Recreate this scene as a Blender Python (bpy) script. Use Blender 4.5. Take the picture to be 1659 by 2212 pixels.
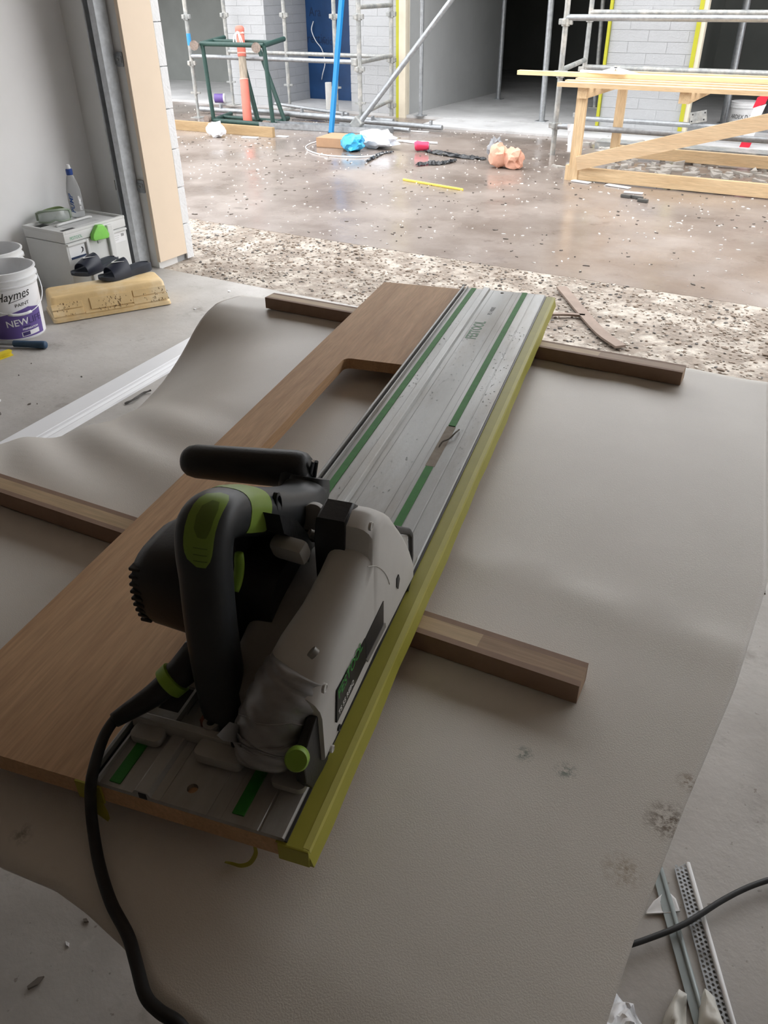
import bpy, bmesh, math, random
import numpy as np
from mathutils import Vector, Matrix, noise
from mathutils.geometry import tessellate_polygon

for o in list(bpy.data.objects): bpy.data.objects.remove(o)
SC = bpy.context.scene
COL = SC.collection
random.seed(7)

# ------------------------------------------------------------------ camera, sky, exposure
F, TH, RO, HC = 1690.0, 0.590, -0.0109, 1.30          # focal length in pixels, pitch, roll, eye height
fwd = Vector((0, math.cos(TH), -math.sin(TH))); rt = Vector((1, 0, 0)); up = rt.cross(fwd)
rt2 = rt*math.cos(RO) + up*math.sin(RO); up2 = -rt*math.sin(RO) + up*math.cos(RO)
EYE = Vector((0, 0, HC))
cam = bpy.data.objects.new('camera', bpy.data.cameras.new('camera')); COL.objects.link(cam)
m = Matrix((rt2, up2, -fwd)).transposed().to_4x4(); m.translation = EYE
cam.matrix_world = m
cam.data.sensor_fit = 'HORIZONTAL'; cam.data.sensor_width = 36.0; cam.data.lens = F/1659*36.0
cam.data.clip_start = 0.02; cam.data.clip_end = 200
SC.camera = cam
W = bpy.data.worlds.new('overcast_sky'); SC.world = W; W.use_nodes = True
bg = W.node_tree.nodes['Background']
bg.inputs[0].default_value = (0.98, 0.985, 1.0, 1); bg.inputs[1].default_value = 1.0
SC.view_settings.view_transform = 'Standard'; SC.view_settings.look = 'None'
SC.view_settings.gamma = 1.0; SC.view_settings.use_curve_mapping = False
SC.view_settings.exposure = 1.95

# ------------------------------------------------------------------ pixel to place helpers
def ray(x, y): return rt2*((x-829.5)/F) - up2*((y-1106)/F) + fwd
def atz(x, y, z=0.0):
    d = ray(x, y); return EYE + d*((z-HC)/d.z)
ANG = math.radians(-31.0)                               # the buildings' direction
E1 = Vector((math.cos(ANG), math.sin(ANG), 0)); E2 = Vector((-math.sin(ANG), math.cos(ANG), 0)); EZ = Vector((0, 0, 1))
def B(a, b, z=0.0): return E1*a + E2*b + EZ*z           # building frame to world
def atb(x, y, b):                                       # pixel on the vertical plane b = const, in building coordinates
    d = ray(x, y); t = b/d.dot(E2); p = EYE + d*t
    return Vector((p.dot(E1), b, p.z))
def ab(x, y, z=0.0):
    p = atz(x, y, z); return Vector((p.dot(E1), p.dot(E2), z))
# saw / rail frame: x across the rail, y along it, z up from the rail's top
YAW = 0.3242; RO0 = Vector((-0.2608, 0.4370, 0.7322))
RD = Vector((math.sin(YAW), math.cos(YAW), 0)); RN = Vector((math.cos(YAW), -math.sin(YAW), 0))
def sw(x, y, w):
    d = ray(x, y); t = (RO0 + RN*w - EYE).dot(RN)/d.dot(RN); p = EYE + d*t - RO0
    return Vector((w, p.dot(RD), p.z))
def su(x, y, u):
    d = ray(x, y); t = (RO0 + RD*u - EYE).dot(RD)/d.dot(RD); p = EYE + d*t - RO0
    return Vector((p.dot(RN), u, p.z))
def sz(x, y, z):
    p = atz(x, y, z+RO0.z) - RO0; return Vector((p.dot(RN), p.dot(RD), z))
# table frame: s along the battens to the right, t away from the camera
TZ = 0.680
T0 = atz(590, 640, TZ); TA = math.radians(-28.07)
TE = Vector((math.cos(TA), math.sin(TA), 0)); TN = Vector((-math.sin(TA), math.cos(TA), 0))
def st(x, y, z=TZ):
    p = atz(x, y, z) - T0; return p.dot(TE), p.dot(TN)

# ------------------------------------------------------------------ materials
MATS = {}
def M(name, col, rough=0.6, metal=0.0, var=0.10, scale=14.0, bump=0.0, bscale=60.0, col2=None, stretch=(1, 1, 1),
      rvar=0.0, spec=0.5, trans=0.0, alpha=1.0, c2lo=0.45, c2hi=0.62, c2scale=None, ior=1.45, coat=0.0):
    if name in MATS: return MATS[name]
    m = bpy.data.materials.new(name); m.use_nodes = True; MATS[name] = m
    nt = m.node_tree; N = nt.nodes; L = nt.links; p = N['Principled BSDF']
    tc = N.new('ShaderNodeTexCoord'); mp = N.new('ShaderNodeMapping'); mp.inputs['Scale'].default_value = stretch
    L.new(tc.outputs['Object'], mp.inputs[0])
    nz = N.new('ShaderNodeTexNoise'); nz.inputs['Scale'].default_value = scale; nz.inputs['Detail'].default_value = 5
    nz.inputs['Roughness'].default_value = 0.6
    L.new(mp.outputs[0], nz.inputs['Vector'])
    mr = N.new('ShaderNodeMapRange'); mr.inputs[1].default_value = 0.25; mr.inputs[2].default_value = 0.75
    mr.inputs[3].default_value = 1-var; mr.inputs[4].default_value = 1+var
    L.new(nz.outputs['Fac'], mr.inputs[0])
    mx = N.new('ShaderNodeMix'); mx.data_type = 'RGBA'; mx.blend_type = 'MULTIPLY'; mx.inputs[0].default_value = 1
    base = None
    if col2 is not None:
        n2 = N.new('ShaderNodeTexNoise'); n2.inputs['Scale'].default_value = c2scale or scale*0.35; n2.inputs['Detail'].default_value = 6
        n2.inputs['Roughness'].default_value = 0.65
        L.new(mp.outputs[0], n2.inputs['Vector'])
        r2 = N.new('ShaderNodeMapRange'); r2.inputs[1].default_value = c2lo; r2.inputs[2].default_value = c2hi; r2.clamp = True
        L.new(n2.outputs['Fac'], r2.inputs[0])
        m2 = N.new('ShaderNodeMix'); m2.data_type = 'RGBA'
        m2.inputs[6].default_value = (*col, 1); m2.inputs[7].default_value = (*col2, 1)
        L.new(r2.outputs[0], m2.inputs[0]); L.new(m2.outputs[2], mx.inputs[6])
    else:
        mx.inputs[6].default_value = (*col, 1)
    L.new(mr.outputs[0], mx.inputs[7]); L.new(mx.outputs[2], p.inputs['Base Color'])
    p.inputs['Roughness'].default_value = rough; p.inputs['Metallic'].default_value = metal
    p.inputs['Specular IOR Level'].default_value = spec; p.inputs['IOR'].default_value = ior
    if rvar:
        n3 = N.new('ShaderNodeTexNoise'); n3.inputs['Scale'].default_value = scale*0.5; n3.inputs['Detail'].default_value = 3
        L.new(mp.outputs[0], n3.inputs['Vector'])
        r3 = N.new('ShaderNodeMapRange'); r3.inputs[1].default_value = 0.35; r3.inputs[2].default_value = 0.65
        r3.inputs[3].default_value = max(0.02, rough-rvar); r3.inputs[4].default_value = min(1, rough+rvar)
        L.new(n3.outputs['Fac'], r3.inputs[0]); L.new(r3.outputs[0], p.inputs['Roughness'])
    if bump:
        nb = N.new('ShaderNodeTexNoise'); nb.inputs['Scale'].default_value = bscale; nb.inputs['Detail'].default_value = 4
        L.new(mp.outputs[0], nb.inputs['Vector'])
        bp = N.new('ShaderNodeBump'); bp.inputs['Strength'].default_value = bump; bp.inputs['Distance'].default_value = 0.01
        L.new(nb.outputs['Fac'], bp.inputs['Height']); L.new(bp.outputs[0], p.inputs['Normal'])
    if trans: p.inputs['Transmission Weight'].default_value = trans
    if coat: p.inputs['Coat Weight'].default_value = coat
    if alpha < 1: p.inputs['Alpha'].default_value = alpha
    return m

def wood(name, c1, c2, axis=1, stave=0.0, rough=0.55, scale=9.0):
    """timber with grain along one axis of the object"""
    if name in MATS: return MATS[name]
    m = bpy.data.materials.new(name); m.use_nodes = True; MATS[name] = m
    nt = m.node_tree; N = nt.nodes; L = nt.links; p = N['Principled BSDF']
    tc = N.new('ShaderNodeTexCoord'); mp = N.new('ShaderNodeMapping')
    sc = [scale]*3; sc[axis] = scale*0.07; mp.inputs['Scale'].default_value = sc
    L.new(tc.outputs['Object'], mp.inputs[0])
    vec = mp.outputs[0]
    nz = N.new('ShaderNodeTexNoise'); nz.inputs['Scale'].default_value = 3.0; nz.inputs['Detail'].default_value = 7; nz.inputs['Roughness'].default_value = 0.65
    nz.inputs['Distortion'].default_value = 0.6
    L.new(vec, nz.inputs['Vector'])
    nf = N.new('ShaderNodeTexNoise'); nf.inputs['Scale'].default_value = 26.0; nf.inputs['Detail'].default_value = 4
    L.new(vec, nf.inputs['Vector'])
    r1 = N.new('ShaderNodeMapRange'); r1.inputs[1].default_value = 0.3; r1.inputs[2].default_value = 0.7
    L.new(nz.outputs['Fac'], r1.inputs[0])
    mx = N.new('ShaderNodeMix'); mx.data_type = 'RGBA'; mx.inputs[6].default_value = (*c1, 1); mx.inputs[7].default_value = (*c2, 1)
    L.new(r1.outputs[0], mx.inputs[0])
    r2 = N.new('ShaderNodeMapRange'); r2.inputs[1].default_value = 0.3; r2.inputs[2].default_value = 0.7; r2.inputs[3].default_value = 0.86; r2.inputs[4].default_value = 1.1
    L.new(nf.outputs['Fac'], r2.inputs[0])
    mm = N.new('ShaderNodeMix'); mm.data_type = 'RGBA'; mm.blend_type = 'MULTIPLY'; mm.inputs[0].default_value = 1
    L.new(mx.outputs[2], mm.inputs[6]); L.new(r2.outputs[0], mm.inputs[7])
    out = mm.outputs[2]
    if stave:
        sp = N.new('ShaderNodeSeparateXYZ'); L.new(tc.outputs['Object'], sp.inputs[0])
        dv = N.new('ShaderNodeMath'); dv.operation = 'DIVIDE'; dv.inputs[1].default_value = stave; L.new(sp.outputs[1-axis], dv.inputs[0])
        fl = N.new('ShaderNodeMath'); fl.operation = 'FLOOR'; L.new(dv.outputs[0], fl.inputs[0])
        wn = N.new('ShaderNodeTexWhiteNoise'); wn.noise_dimensions = '1D'; L.new(fl.outputs[0], wn.inputs['W'])
        r3 = N.new('ShaderNodeMapRange'); r3.inputs[3].default_value = 0.84; r3.inputs[4].default_value = 1.14; L.new(wn.outputs['Value'], r3.inputs[0])
        m3 = N.new('ShaderNodeMix'); m3.data_type = 'RGBA'; m3.blend_type = 'MULTIPLY'; m3.inputs[0].default_value = 1
        L.new(out, m3.inputs[6]); L.new(r3.outputs[0], m3.inputs[7]); out = m3.outputs[2]
    L.new(out, p.inputs['Base Color']); p.inputs['Roughness'].default_value = rough
    bp = N.new('ShaderNodeBump'); bp.inputs['Strength'].default_value = 0.08; bp.inputs['Distance'].default_value = 0.003
    L.new(nf.outputs['Fac'], bp.inputs['Height']); L.new(bp.outputs[0], p.inputs['Normal'])
    return m

def floor_mat(name, base, light, dark, rlo, rhi, wetscale, speck=True, scale=1.6):
    """site concrete: cloudy base, dust, dark spots, uneven gloss"""
    m = bpy.data.materials.new(name); m.use_nodes = True; MATS[name] = m
    nt = m.node_tree; N = nt.nodes; L = nt.links; p = N['Principled BSDF']
    tc = N.new('ShaderNodeTexCoord'); O = tc.outputs['Object']
    def nz(s, d=6, r=0.6):
        n = N.new('ShaderNodeTexNoise'); n.inputs['Scale'].default_value = s; n.inputs['Detail'].default_value = d; n.inputs['Roughness'].default_value = r
        L.new(O, n.inputs['Vector']); return n.outputs['Fac']
    def rng(v, a, b, c=0.0, d=1.0):
        r = N.new('ShaderNodeMapRange'); r.inputs[1].default_value = a; r.inputs[2].default_value = b; r.inputs[3].default_value = c; r.inputs[4].default_value = d
        L.new(v, r.inputs[0]); return r.outputs[0]
    def mix(f, a, b):
        x = N.new('ShaderNodeMix'); x.data_type = 'RGBA'; L.new(f, x.inputs[0])
        for i, c in ((6, a), (7, b)):
            if isinstance(c, tuple): x.inputs[i].default_value = (*c, 1)
            else: L.new(c, x.inputs[i])
        return x.outputs[2]
    c = mix(rng(nz(scale, 8, 0.65), 0.38, 0.66), base, light)
    c = mix(rng(nz(scale*3.1, 8, 0.7), 0.58, 0.72, 0, 0.75), c, dark)
    c = mix(rng(nz(scale*14, 5, 0.6), 0.63, 0.72, 0, 0.6), c, light)
    if speck: c = mix(rng(nz(scale*45, 3, 0.5), 0.68, 0.74, 0, 0.8), c, dark)
    L.new(c, p.inputs['Base Color'])
    L.new(rng(nz(wetscale, 4, 0.55), 0.40, 0.62, rlo, rhi), p.inputs['Roughness'])
    bp = N.new('ShaderNodeBump'); bp.inputs['Strength'].default_value = 0.12; bp.inputs['Distance'].default_value = 0.01
    L.new(nz(scale*20), bp.inputs['Height']); L.new(bp.outputs[0], p.inputs['Normal'])
    return m

def foam_mat():
    m = bpy.data.materials.new('foam_sheet'); m.use_nodes = True
    nt = m.node_tree; N = nt.nodes; L = nt.links; p = N['Principled BSDF']
    tc = N.new('ShaderNodeTexCoord'); O = tc.outputs['Object']
    def nz(s, d=4, r=0.6):
        n = N.new('ShaderNodeTexNoise'); n.inputs['Scale'].default_value = s; n.inputs['Detail'].default_value = d; n.inputs['Roughness'].default_value = r
        L.new(O, n.inputs['Vector']); return n.outputs['Fac']
    def rng(v, a, b, c=0.0, d=1.0):
        r = N.new('ShaderNodeMapRange'); r.inputs[1].default_value = a; r.inputs[2].default_value = b; r.inputs[3].default_value = c; r.inputs[4].default_value = d
        L.new(v, r.inputs[0]); return r.outputs[0]
    c = None
    x = N.new('ShaderNodeMix'); x.data_type = 'RGBA'; x.inputs[6].default_value = (0.80, 0.765, 0.705, 1); x.inputs[7].default_value = (0.745, 0.71, 0.65, 1)
    L.new(rng(nz(3.0, 5), 0.4, 0.65), x.inputs[0]); c = x.outputs[2]
    # scuffs and stains where the photograph has them (pixel, radius, colour)
    for (px, py, r, col) in [(1130, 1628, 0.012, (0.22, 0.27, 0.23)), (1222, 1665, 0.013, (0.22, 0.27, 0.23)),
                             (1445, 1775, 0.026, (0.13, 0.075, 0.025)), (1490, 1690, 0.014, (0.28, 0.19, 0.10)), (45, 1800, 0.012, (0.35, 0.33, 0.29)), (1345, 1880, 0.02, (0.5, 0.42, 0.32))]:
        s_, t_ = st(px, py)
        d = N.new('ShaderNodeVectorMath'); d.operation = 'DISTANCE'; d.inputs[1].default_value = (s_, t_, 0); 
        fl = N.new('ShaderNodeVectorMath'); fl.operation = 'MULTIPLY'; fl.inputs[1].default_value = (1, 1, 0)
        L.new(O, fl.inputs[0]); L.new(fl.outputs[0], d.inputs[0])
        a = rng(d.outputs['Value'], r, 0.1*r); b = rng(nz(170, 3, 0.7), 0.42, 0.6)
        ml = N.new('ShaderNodeMath'); ml.operation = 'MULTIPLY'; L.new(a, ml.inputs[0]); L.new(b, ml.inputs[1])
        y = N.new('ShaderNodeMix'); y.data_type = 'RGBA'; L.new(ml.outputs[0], y.inputs[0]); L.new(c, y.inputs[6]); y.inputs[7].default_value = (*col, 1); c = y.outputs[2]
    L.new(c, p.inputs['Base Color']); p.inputs['Roughness'].default_value = 0.42
    bp = N.new('ShaderNodeBump'); bp.inputs['Strength'].default_value = 0.16; bp.inputs['Distance'].default_value = 0.002
    L.new(nz(650, 2, 0.6), bp.inputs['Height']); L.new(bp.outputs[0], p.inputs['Normal'])
    return m

# ------------------------------------------------------------------ mesh helpers
def V(*a): return Vector(a)
def box(bm, c, s, rz=0.0, rx=0.0, ry=0.0, bev=0.0):
    mt = Matrix.Translation(Vector(c)) @ Matrix.Rotation(rz, 4, 'Z') @ Matrix.Rotation(ry, 4, 'Y') @ Matrix.Rotation(rx, 4, 'X') @ Matrix.Diagonal((*s, 1))
    r = bmesh.ops.create_cube(bm, size=1, matrix=mt)
    if bev:
        es = {e for v in r['verts'] for e in v.link_edges}
        bmesh.ops.bevel(bm, geom=list(es), offset=bev, segments=2, affect='EDGES', profile=0.6)
    return bm
def bx(c, s, **k): return box(bmesh.new(), c, s, **k)
def mm(lo, hi, **k):
    lo = Vector(lo); hi = Vector(hi); return bx((lo+hi)/2, hi-lo, **k)
def loft(bm, rings, cap=True, closed=False):
    vs = [[bm.verts.new(p) for p in r] for r in rings]
    n = len(vs[0]); K = len(vs)
    for i in range(K if closed else K-1):
        a, b = vs[i], vs[(i+1) % K]
        for j in range(n):
            bm.faces.new((a[j], a[(j+1) % n], b[(j+1) % n], b[j]))
    if cap and not closed:
        bm.faces.new(list(reversed(vs[0]))); bm.faces.new(vs[-1])
    return bm
def frames(pts, upv=None):
    out = []; prev = None
    for i, p in enumerate(pts):
        t = (pts[min(i+1, len(pts)-1)] - pts[max(i-1, 0)]).normalized()
        if prev is None:
            a = upv if upv is not None else (EZ if abs(t.z) < 0.9 else Vector((1, 0, 0)))
        else: a = prev
        n = (a - t*a.dot(t)).normalized(); b = t.cross(n); prev = n; out.append((p, n, b))
    return out
def tube(bm, pts, r, n=10, cap=True, upv=None, r2=None):
    pts = [Vector(p) for p in pts]; rings = []
    for i, (p, a, b) in enumerate(frames(pts, upv)):
        ra = r[i] if isinstance(r, (list, tuple)) else r
        rb = ra if r2 is None else (r2[i] if isinstance(r2, (list, tuple)) else r2)
        rings.append([p + a*(ra*math.cos(k*2*math.pi/n)) + b*(rb*math.sin(k*2*math.pi/n)) for k in range(n)])
    return loft(bm, rings, cap)
def tb(pts, r, **k): return tube(bmesh.new(), pts, r, **k)
def smooth_path(pts, k=6):
    pts = [Vector(p) for p in pts]; out = []
    P = [pts[0]*2-pts[1]] + pts + [pts[-1]*2-pts[-2]]
    for i in range(1, len(P)-2):
        for j in range(k):
            t = j/k; a, b, c, d = P[i-1], P[i], P[i+1], P[i+2]
            out.append(0.5*((2*b) + (c-a)*t + (2*a-5*b+4*c-d)*t*t + (3*b-a-3*c+d)*t*t*t))
    out.append(pts[-1]); return out
def interp(xs, ys, x): return float(np.interp(x, xs, ys))
def lathe(prof, n=28, c=(0, 0, 0), cap0=True, cap1=True):
    bm = bmesh.new(); c = Vector(c)
    rings = [[c + Vector((r*math.cos(k*2*math.pi/n), r*math.sin(k*2*math.pi/n), z)) for k in range(n)] for r, z in prof]
    vs = [[bm.verts.new(p) for p in r] for r in rings]
    for a, b in zip(vs, vs[1:]):
        for j in range(n): bm.faces.new((a[j], a[(j+1) % n], b[(j+1) % n], b[j]))
    if cap0: bm.faces.new(list(reversed(vs[0])))
    if cap1: bm.faces.new(vs[-1])
    return bm
def prism(poly, d0, d1, ax='z', holes=()):
    """extrude a 2-D outline (with holes); ax = axis of extrusion; poly in the other two axes, in order"""
    def P(q, d):
        return {'z': (q[0], q[1], d), 'x': (d, q[0], q[1]), 'y': (q[0], d, q[1])}[ax]
    bm = bmesh.new(); loops = [list(poly)] + [list(h) for h in holes]
    flat = [q for l in loops for q in l]
    lo = [bm.verts.new(P(q, d0)) for q in flat]; hi = [bm.verts.new(P(q, d1)) for q in flat]
    for t in tessellate_polygon([[Vector((q[0], q[1], 0)) for q in l] for l in loops]):
        if len(set(t)) < 3: continue
        try:
            bm.faces.new([lo[i] for i in t]); bm.faces.new([hi[i] for i in reversed(t)])
        except ValueError: pass
    k = 0
    for l in loops:
        for i in range(len(l)):
            a, b = k+i, k+(i+1) % len(l); bm.faces.new((lo[a], lo[b], hi[b], hi[a]))
        k += len(l)
    bmesh.ops.recalc_face_normals(bm, faces=bm.faces); return bm
def circ(c, r, n=16, ry=None): return [(c[0]+r*math.cos(i*2*math.pi/n), c[1]+(ry or r)*math.sin(i*2*math.pi/n)) for i in range(n)]
def rrect(x0, y0, x1, y1, r, n=4):
    out = []
    for cx, cy, a0 in ((x1-r, y1-r, 0), (x0+r, y1-r, 90), (x0+r, y0+r, 180), (x1-r, y0+r, 270)):
        for i in range(n+1):
            a = math.radians(a0+90*i/n); out.append((cx+r*math.cos(a), cy+r*math.sin(a)))
    return out
def bevel_all(bm, off, seg=2, ang=30):
    es = [e for e in bm.edges if len(e.link_faces) == 2 and e.calc_face_angle(0) > math.radians(ang)]
    bmesh.ops.bevel(bm, geom=es, offset=off, segments=seg, affect='EDGES', profile=0.6); return bm
def blob(size, seed, amp=0.25, sub=3, freq=2.2, flat=0.15):
    """crumpled soft thing sitting on z = 0"""
    bm = bmesh.new(); bmesh.ops.create_icosphere(bm, subdivisions=sub, radius=1)
    for v in bm.verts:
        q = v.co.copy(); d = noise.fractal(q*freq + Vector((seed*3.1, seed*1.7, 0)), 0.8, 2.0, 4)
        d2 = abs(noise.noise(q*freq*1.7 + Vector((0, seed, seed))))
        q *= 1 + amp*d - amp*0.9*d2
        v.co = Vector((q.x*size[0], q.y*size[1], q.z*size[2]))
    z0 = min(v.co.z for v in bm.verts); zz = z0*(1-flat)
    for v in bm.verts: v.co.z = max(v.co.z, zz) - zz
    return bm
def obj(name, bm, mat, parent=None, smooth=None):
    me = bpy.data.meshes.new(name)
    if isinstance(bm, bmesh.types.BMesh):
        bmesh.ops.recalc_face_normals(bm, faces=bm.faces)
        bm.to_mesh(me); bm.free()
    else: me = bm
    if mat is not None: me.materials.append(mat)
    if smooth:
        me.shade_smooth() if smooth is True else None
        if smooth is not True:
            me.shade_smooth(); 
            try: me.set_sharp_from_angle(angle=math.radians(smooth))
            except Exception: pass
    o = bpy.data.objects.new(name, me); COL.objects.link(o)
    if parent is not None: o.parent = parent
    return o
def share(name, src, parent, mw=None):
    o = bpy.data.objects.new(name, src.data); COL.objects.link(o); o.parent = parent
    if mw is not None: o.matrix_local = mw
    return o
def tag(o, label, cat, group=None, kind=None):
    o['label'] = label; o['category'] = cat
    if group: o['group'] = group
    if kind: o['kind'] = kind
    return o
def thing(name, label, cat, loc=(0, 0, 0), rz=0.0, group=None):
    o = bpy.data.objects.new(name, None); COL.objects.link(o); o.empty_display_size = 0.05
    o.location = loc; o.rotation_euler = (0, 0, rz); return tag(o, label, cat, group)
def struct(name, bm, mat, label=None, cat=None, loc=None, rz=None, smooth=None):
    o = obj(name, bm, mat, smooth=smooth); o['kind'] = 'structure'
    if label: o['label'] = label
    if cat: o['category'] = cat
    if loc is not None: o.location = loc
    if rz is not None: o.rotation_euler = (0, 0, rz)
    return o
def text(name, s, size, mat, parent, mw, ext=0.0002, shear=0.0, warp=None, sx=1.0, bold=0.0, align='LEFT'):
    cu = bpy.data.curves.new('txt', 'FONT'); cu.body = s; cu.size = size; cu.extrude = ext; cu.shear = shear; cu.offset = bold
    cu.align_x = align; cu.resolution_u = 3
    t = bpy.data.objects.new('txt', cu); COL.objects.link(t)
    me = bpy.data.meshes.new_from_object(t.evaluated_get(bpy.context.evaluated_depsgraph_get()))
    bpy.data.objects.remove(t); bpy.data.curves.remove(cu)
    for v in me.vertices:
        q = v.co; q.x *= sx
        v.co = warp(q) if warp else mw @ q
    me.materials.clear(); me.materials.append(mat)
    me.name = name
    o = bpy.data.objects.new(name, me); COL.objects.link(o); o.parent = parent; return o
def basis(o, x, y):
    """matrix with the given origin and x, y directions"""
    x = Vector(x).normalized(); y = Vector(y).normalized(); z = x.cross(y)
    m = Matrix((x, y, z)).transposed().to_4x4(); m.translation = Vector(o); return m
def local(parent_loc, rz): return Matrix.Translation(Vector(parent_loc)) @ Matrix.Rotation(rz, 4, 'Z')

# colours used many times
galv = M('galvanised_steel', (0.34, 0.355, 0.37), 0.42, 0.6, 0.22, 30, 0.1, 80, rvar=0.12)
galv_old = M('mortar_spotted_steel', (0.33, 0.34, 0.335), 0.55, 0.45, 0.25, 22, 0.2, 60, col2=(0.47, 0.46, 0.43))
pine = wood('pine_timber', (0.62, 0.43, 0.24), (0.80, 0.61, 0.38), 0)
pineY = wood('pine_timber_deep', (0.62, 0.43, 0.24), (0.80, 0.61, 0.38), 1)
pineZ = wood('pine_timber_upright', (0.62, 0.43, 0.24), (0.80, 0.61, 0.38), 2)
white_plastic = M('white_plastic', (0.78, 0.79, 0.80), 0.35, var=0.04)
white_wrap = M('white_wrap', (0.80, 0.82, 0.85), 0.30, var=0.06, bump=0.2, bscale=20)
black_plastic = M('black_plastic', (0.018, 0.019, 0.021), 0.45, var=0.15, scale=40, bump=0.05, bscale=300)
dark_shell = M('charcoal_shell', (0.030, 0.034, 0.038), 0.42, var=0.15, scale=40)
lime = M('lime_plastic', (0.27, 0.46, 0.045), 0.42, var=0.08)

# ------------------------------------------------------------------ the setting
conc_in = floor_mat('slab_concrete', (0.37, 0.35, 0.325), (0.52, 0.50, 0.475), (0.22, 0.195, 0.165), 0.45, 0.75, 2.2)
conc_wet = floor_mat('wet_yard_concrete', (0.205, 0.165, 0.140), (0.29, 0.247, 0.218), (0.12, 0.095, 0.08), 0.06, 0.42, 1.1)
conc_far = floor_mat('dusty_concrete', (0.46, 0.46, 0.46), (0.58, 0.58, 0.58), (0.34, 0.33, 0.32), 0.5, 0.8, 2.0, speck=False)
plaster = M('white_plaster', (0.90, 0.90, 0.90), 0.55, var=0.035, scale=2.5, bump=0.03, bscale=30)
nib_grey = M('nib_plaster', (0.80, 0.805, 0.80), 0.5, var=0.05, scale=2.0)
raw_board = M('raw_ceiling_board', (0.37, 0.305, 0.245), 0.8, var=0.08, scale=2.0)
plaster_grey = M('grey_plasterboard', (0.44, 0.45, 0.45), 0.5, var=0.08, scale=2.0)
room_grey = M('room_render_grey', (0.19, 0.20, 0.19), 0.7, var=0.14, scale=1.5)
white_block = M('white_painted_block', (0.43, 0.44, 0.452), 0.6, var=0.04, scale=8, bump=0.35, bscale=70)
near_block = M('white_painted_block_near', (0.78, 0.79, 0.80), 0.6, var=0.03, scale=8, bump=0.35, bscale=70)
mortar = M('painted_mortar', (0.40, 0.41, 0.42), 0.8, var=0.05)
jamb_m = M('primed_jamb', (0.80, 0.665, 0.52), 0.5, var=0.03, scale=5)
yellow_edge = M('yellow_edge_strip', (0.46, 0.45, 0.03), 0.45, var=0.05)
cream = M('cream_board', (0.72, 0.65, 0.52), 0.5, var=0.05)
blue_wrap = M('blue_membrane', (0.010, 0.046, 0.135), 0.38, var=0.25, scale=4, bump=0.15, bscale=8)

struct('floor', mm((-3.75, -4.2, -0.14), (3.9, 3.165, 0)), conc_in, rz=ANG)
struct('courtyard_floor', mm((-17, 4.11, -0.14), (11, 9.15, 0.0)), conc_wet, rz=ANG)
struct('floor_far_rooms', mm((-17, 9.15, -0.14), (9, 16, 0.03)), conc_far, rz=ANG)
struct('floor_far_apron', mm((-4.62, 8.56, -0.02), (9, 9.15, 0.028), bev=0.008), conc_far, rz=ANG)
struct('ground_outside', mm((-45, -40, -0.3), (45, 60, -0.15)), M('bare_earth', (0.34, 0.30, 0.26), 0.9, var=0.2, scale=1), rz=ANG)
struct('ceiling', mm((-3.95, -4.2, 2.85), (3.9, 3.42, 3.0)), raw_board, rz=ANG)
struct('wall_left', mm((-3.95, -4.2, -0.1), (-3.75, 3.31, 2.85)), plaster, rz=ANG)
struct('wall_back', mm((-3.95, -4.4, -0.1), (3.9, -4.2, 2.95)), raw_board, rz=ANG)
struct('wall_right', mm((3.7, -4.2, -0.1), (3.9, 3.31, 2.85)), plaster, rz=ANG)
struct('wall_front', mm((-3.75, 3.165, -0.1), (-3.36, 3.31, 2.85)), nib_grey, rz=ANG)
struct('wall_front_right', mm((2.9, 3.165, -0.1), (3.7, 3.40, 2.85)), plaster, rz=ANG)
struct('wall_lintel', mm((-3.36, 3.165, 2.25), (2.9, 3.40, 2.85)), raw_board, rz=ANG)

def block_wall(name, core, faces, mat=white_block, course=0.10, length=0.39, gap=0.004, zmax=1.30):
    """a wall core with single blocks standing proud of the recessed joints on the given faces"""
    w = struct(name, mm(*core), mortar, rz=ANG)
    cache = {}
    for (axis, const, lo, hi, sgn, z0) in faces:
        row = 0; z = z0
        while z + course*0.5 < zmax:
            x = lo - (length/2 if row % 2 else 0)
            while x < hi - 0.01:
                a0, a1 = max(x, lo), min(x+length, hi); x += length
                if a1-a0 < 0.05: continue
                key = (axis, round(a1-a0, 3), course)
                if key not in cache:
                    L_ = a1-a0-gap; dep = 0.012
                    s = (L_, dep, course-gap) if axis == 'b' else (dep, L_, course-gap)
                    o = obj('block', bx((0, 0, 0), s, bev=0.003), mat, w); cache[key] = o
                else: o = share('block', cache[key], w)
                j = random.uniform(-0.0015, 0.0015)
                c = ((a0+a1)/2, const-sgn*0.003+j, z+course/2) if axis == 'b' else (const-sgn*0.003+j, (a0+a1)/2, z+course/2)
                o.location = c
            row += 1; z += course
    return w
block_wall('wall_block_return', ((-3.75, 3.31, -0.1), (-3.362, 3.43, 2.85)), [('a', -3.342, 3.372, 3.43, 1, 0.0)], course=0.195, zmax=2.3, mat=near_block)
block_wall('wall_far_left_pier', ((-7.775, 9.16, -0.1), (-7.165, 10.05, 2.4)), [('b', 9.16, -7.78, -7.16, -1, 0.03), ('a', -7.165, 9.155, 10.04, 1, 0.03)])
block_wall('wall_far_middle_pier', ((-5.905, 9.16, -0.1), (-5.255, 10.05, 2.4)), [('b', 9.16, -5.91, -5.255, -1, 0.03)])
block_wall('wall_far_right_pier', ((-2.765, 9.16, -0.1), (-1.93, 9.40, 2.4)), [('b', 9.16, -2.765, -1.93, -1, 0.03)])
struct('wall_far_recess', mm((-7.165, 10.05, -0.1), (-5.255, 10.15, 2.4)), blue_wrap, rz=ANG)
struct('wall_far_partition', mm((-5.25, 9.22, -0.1), (-5.12, 11.95, 2.4)), plaster_grey, rz=ANG)
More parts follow.
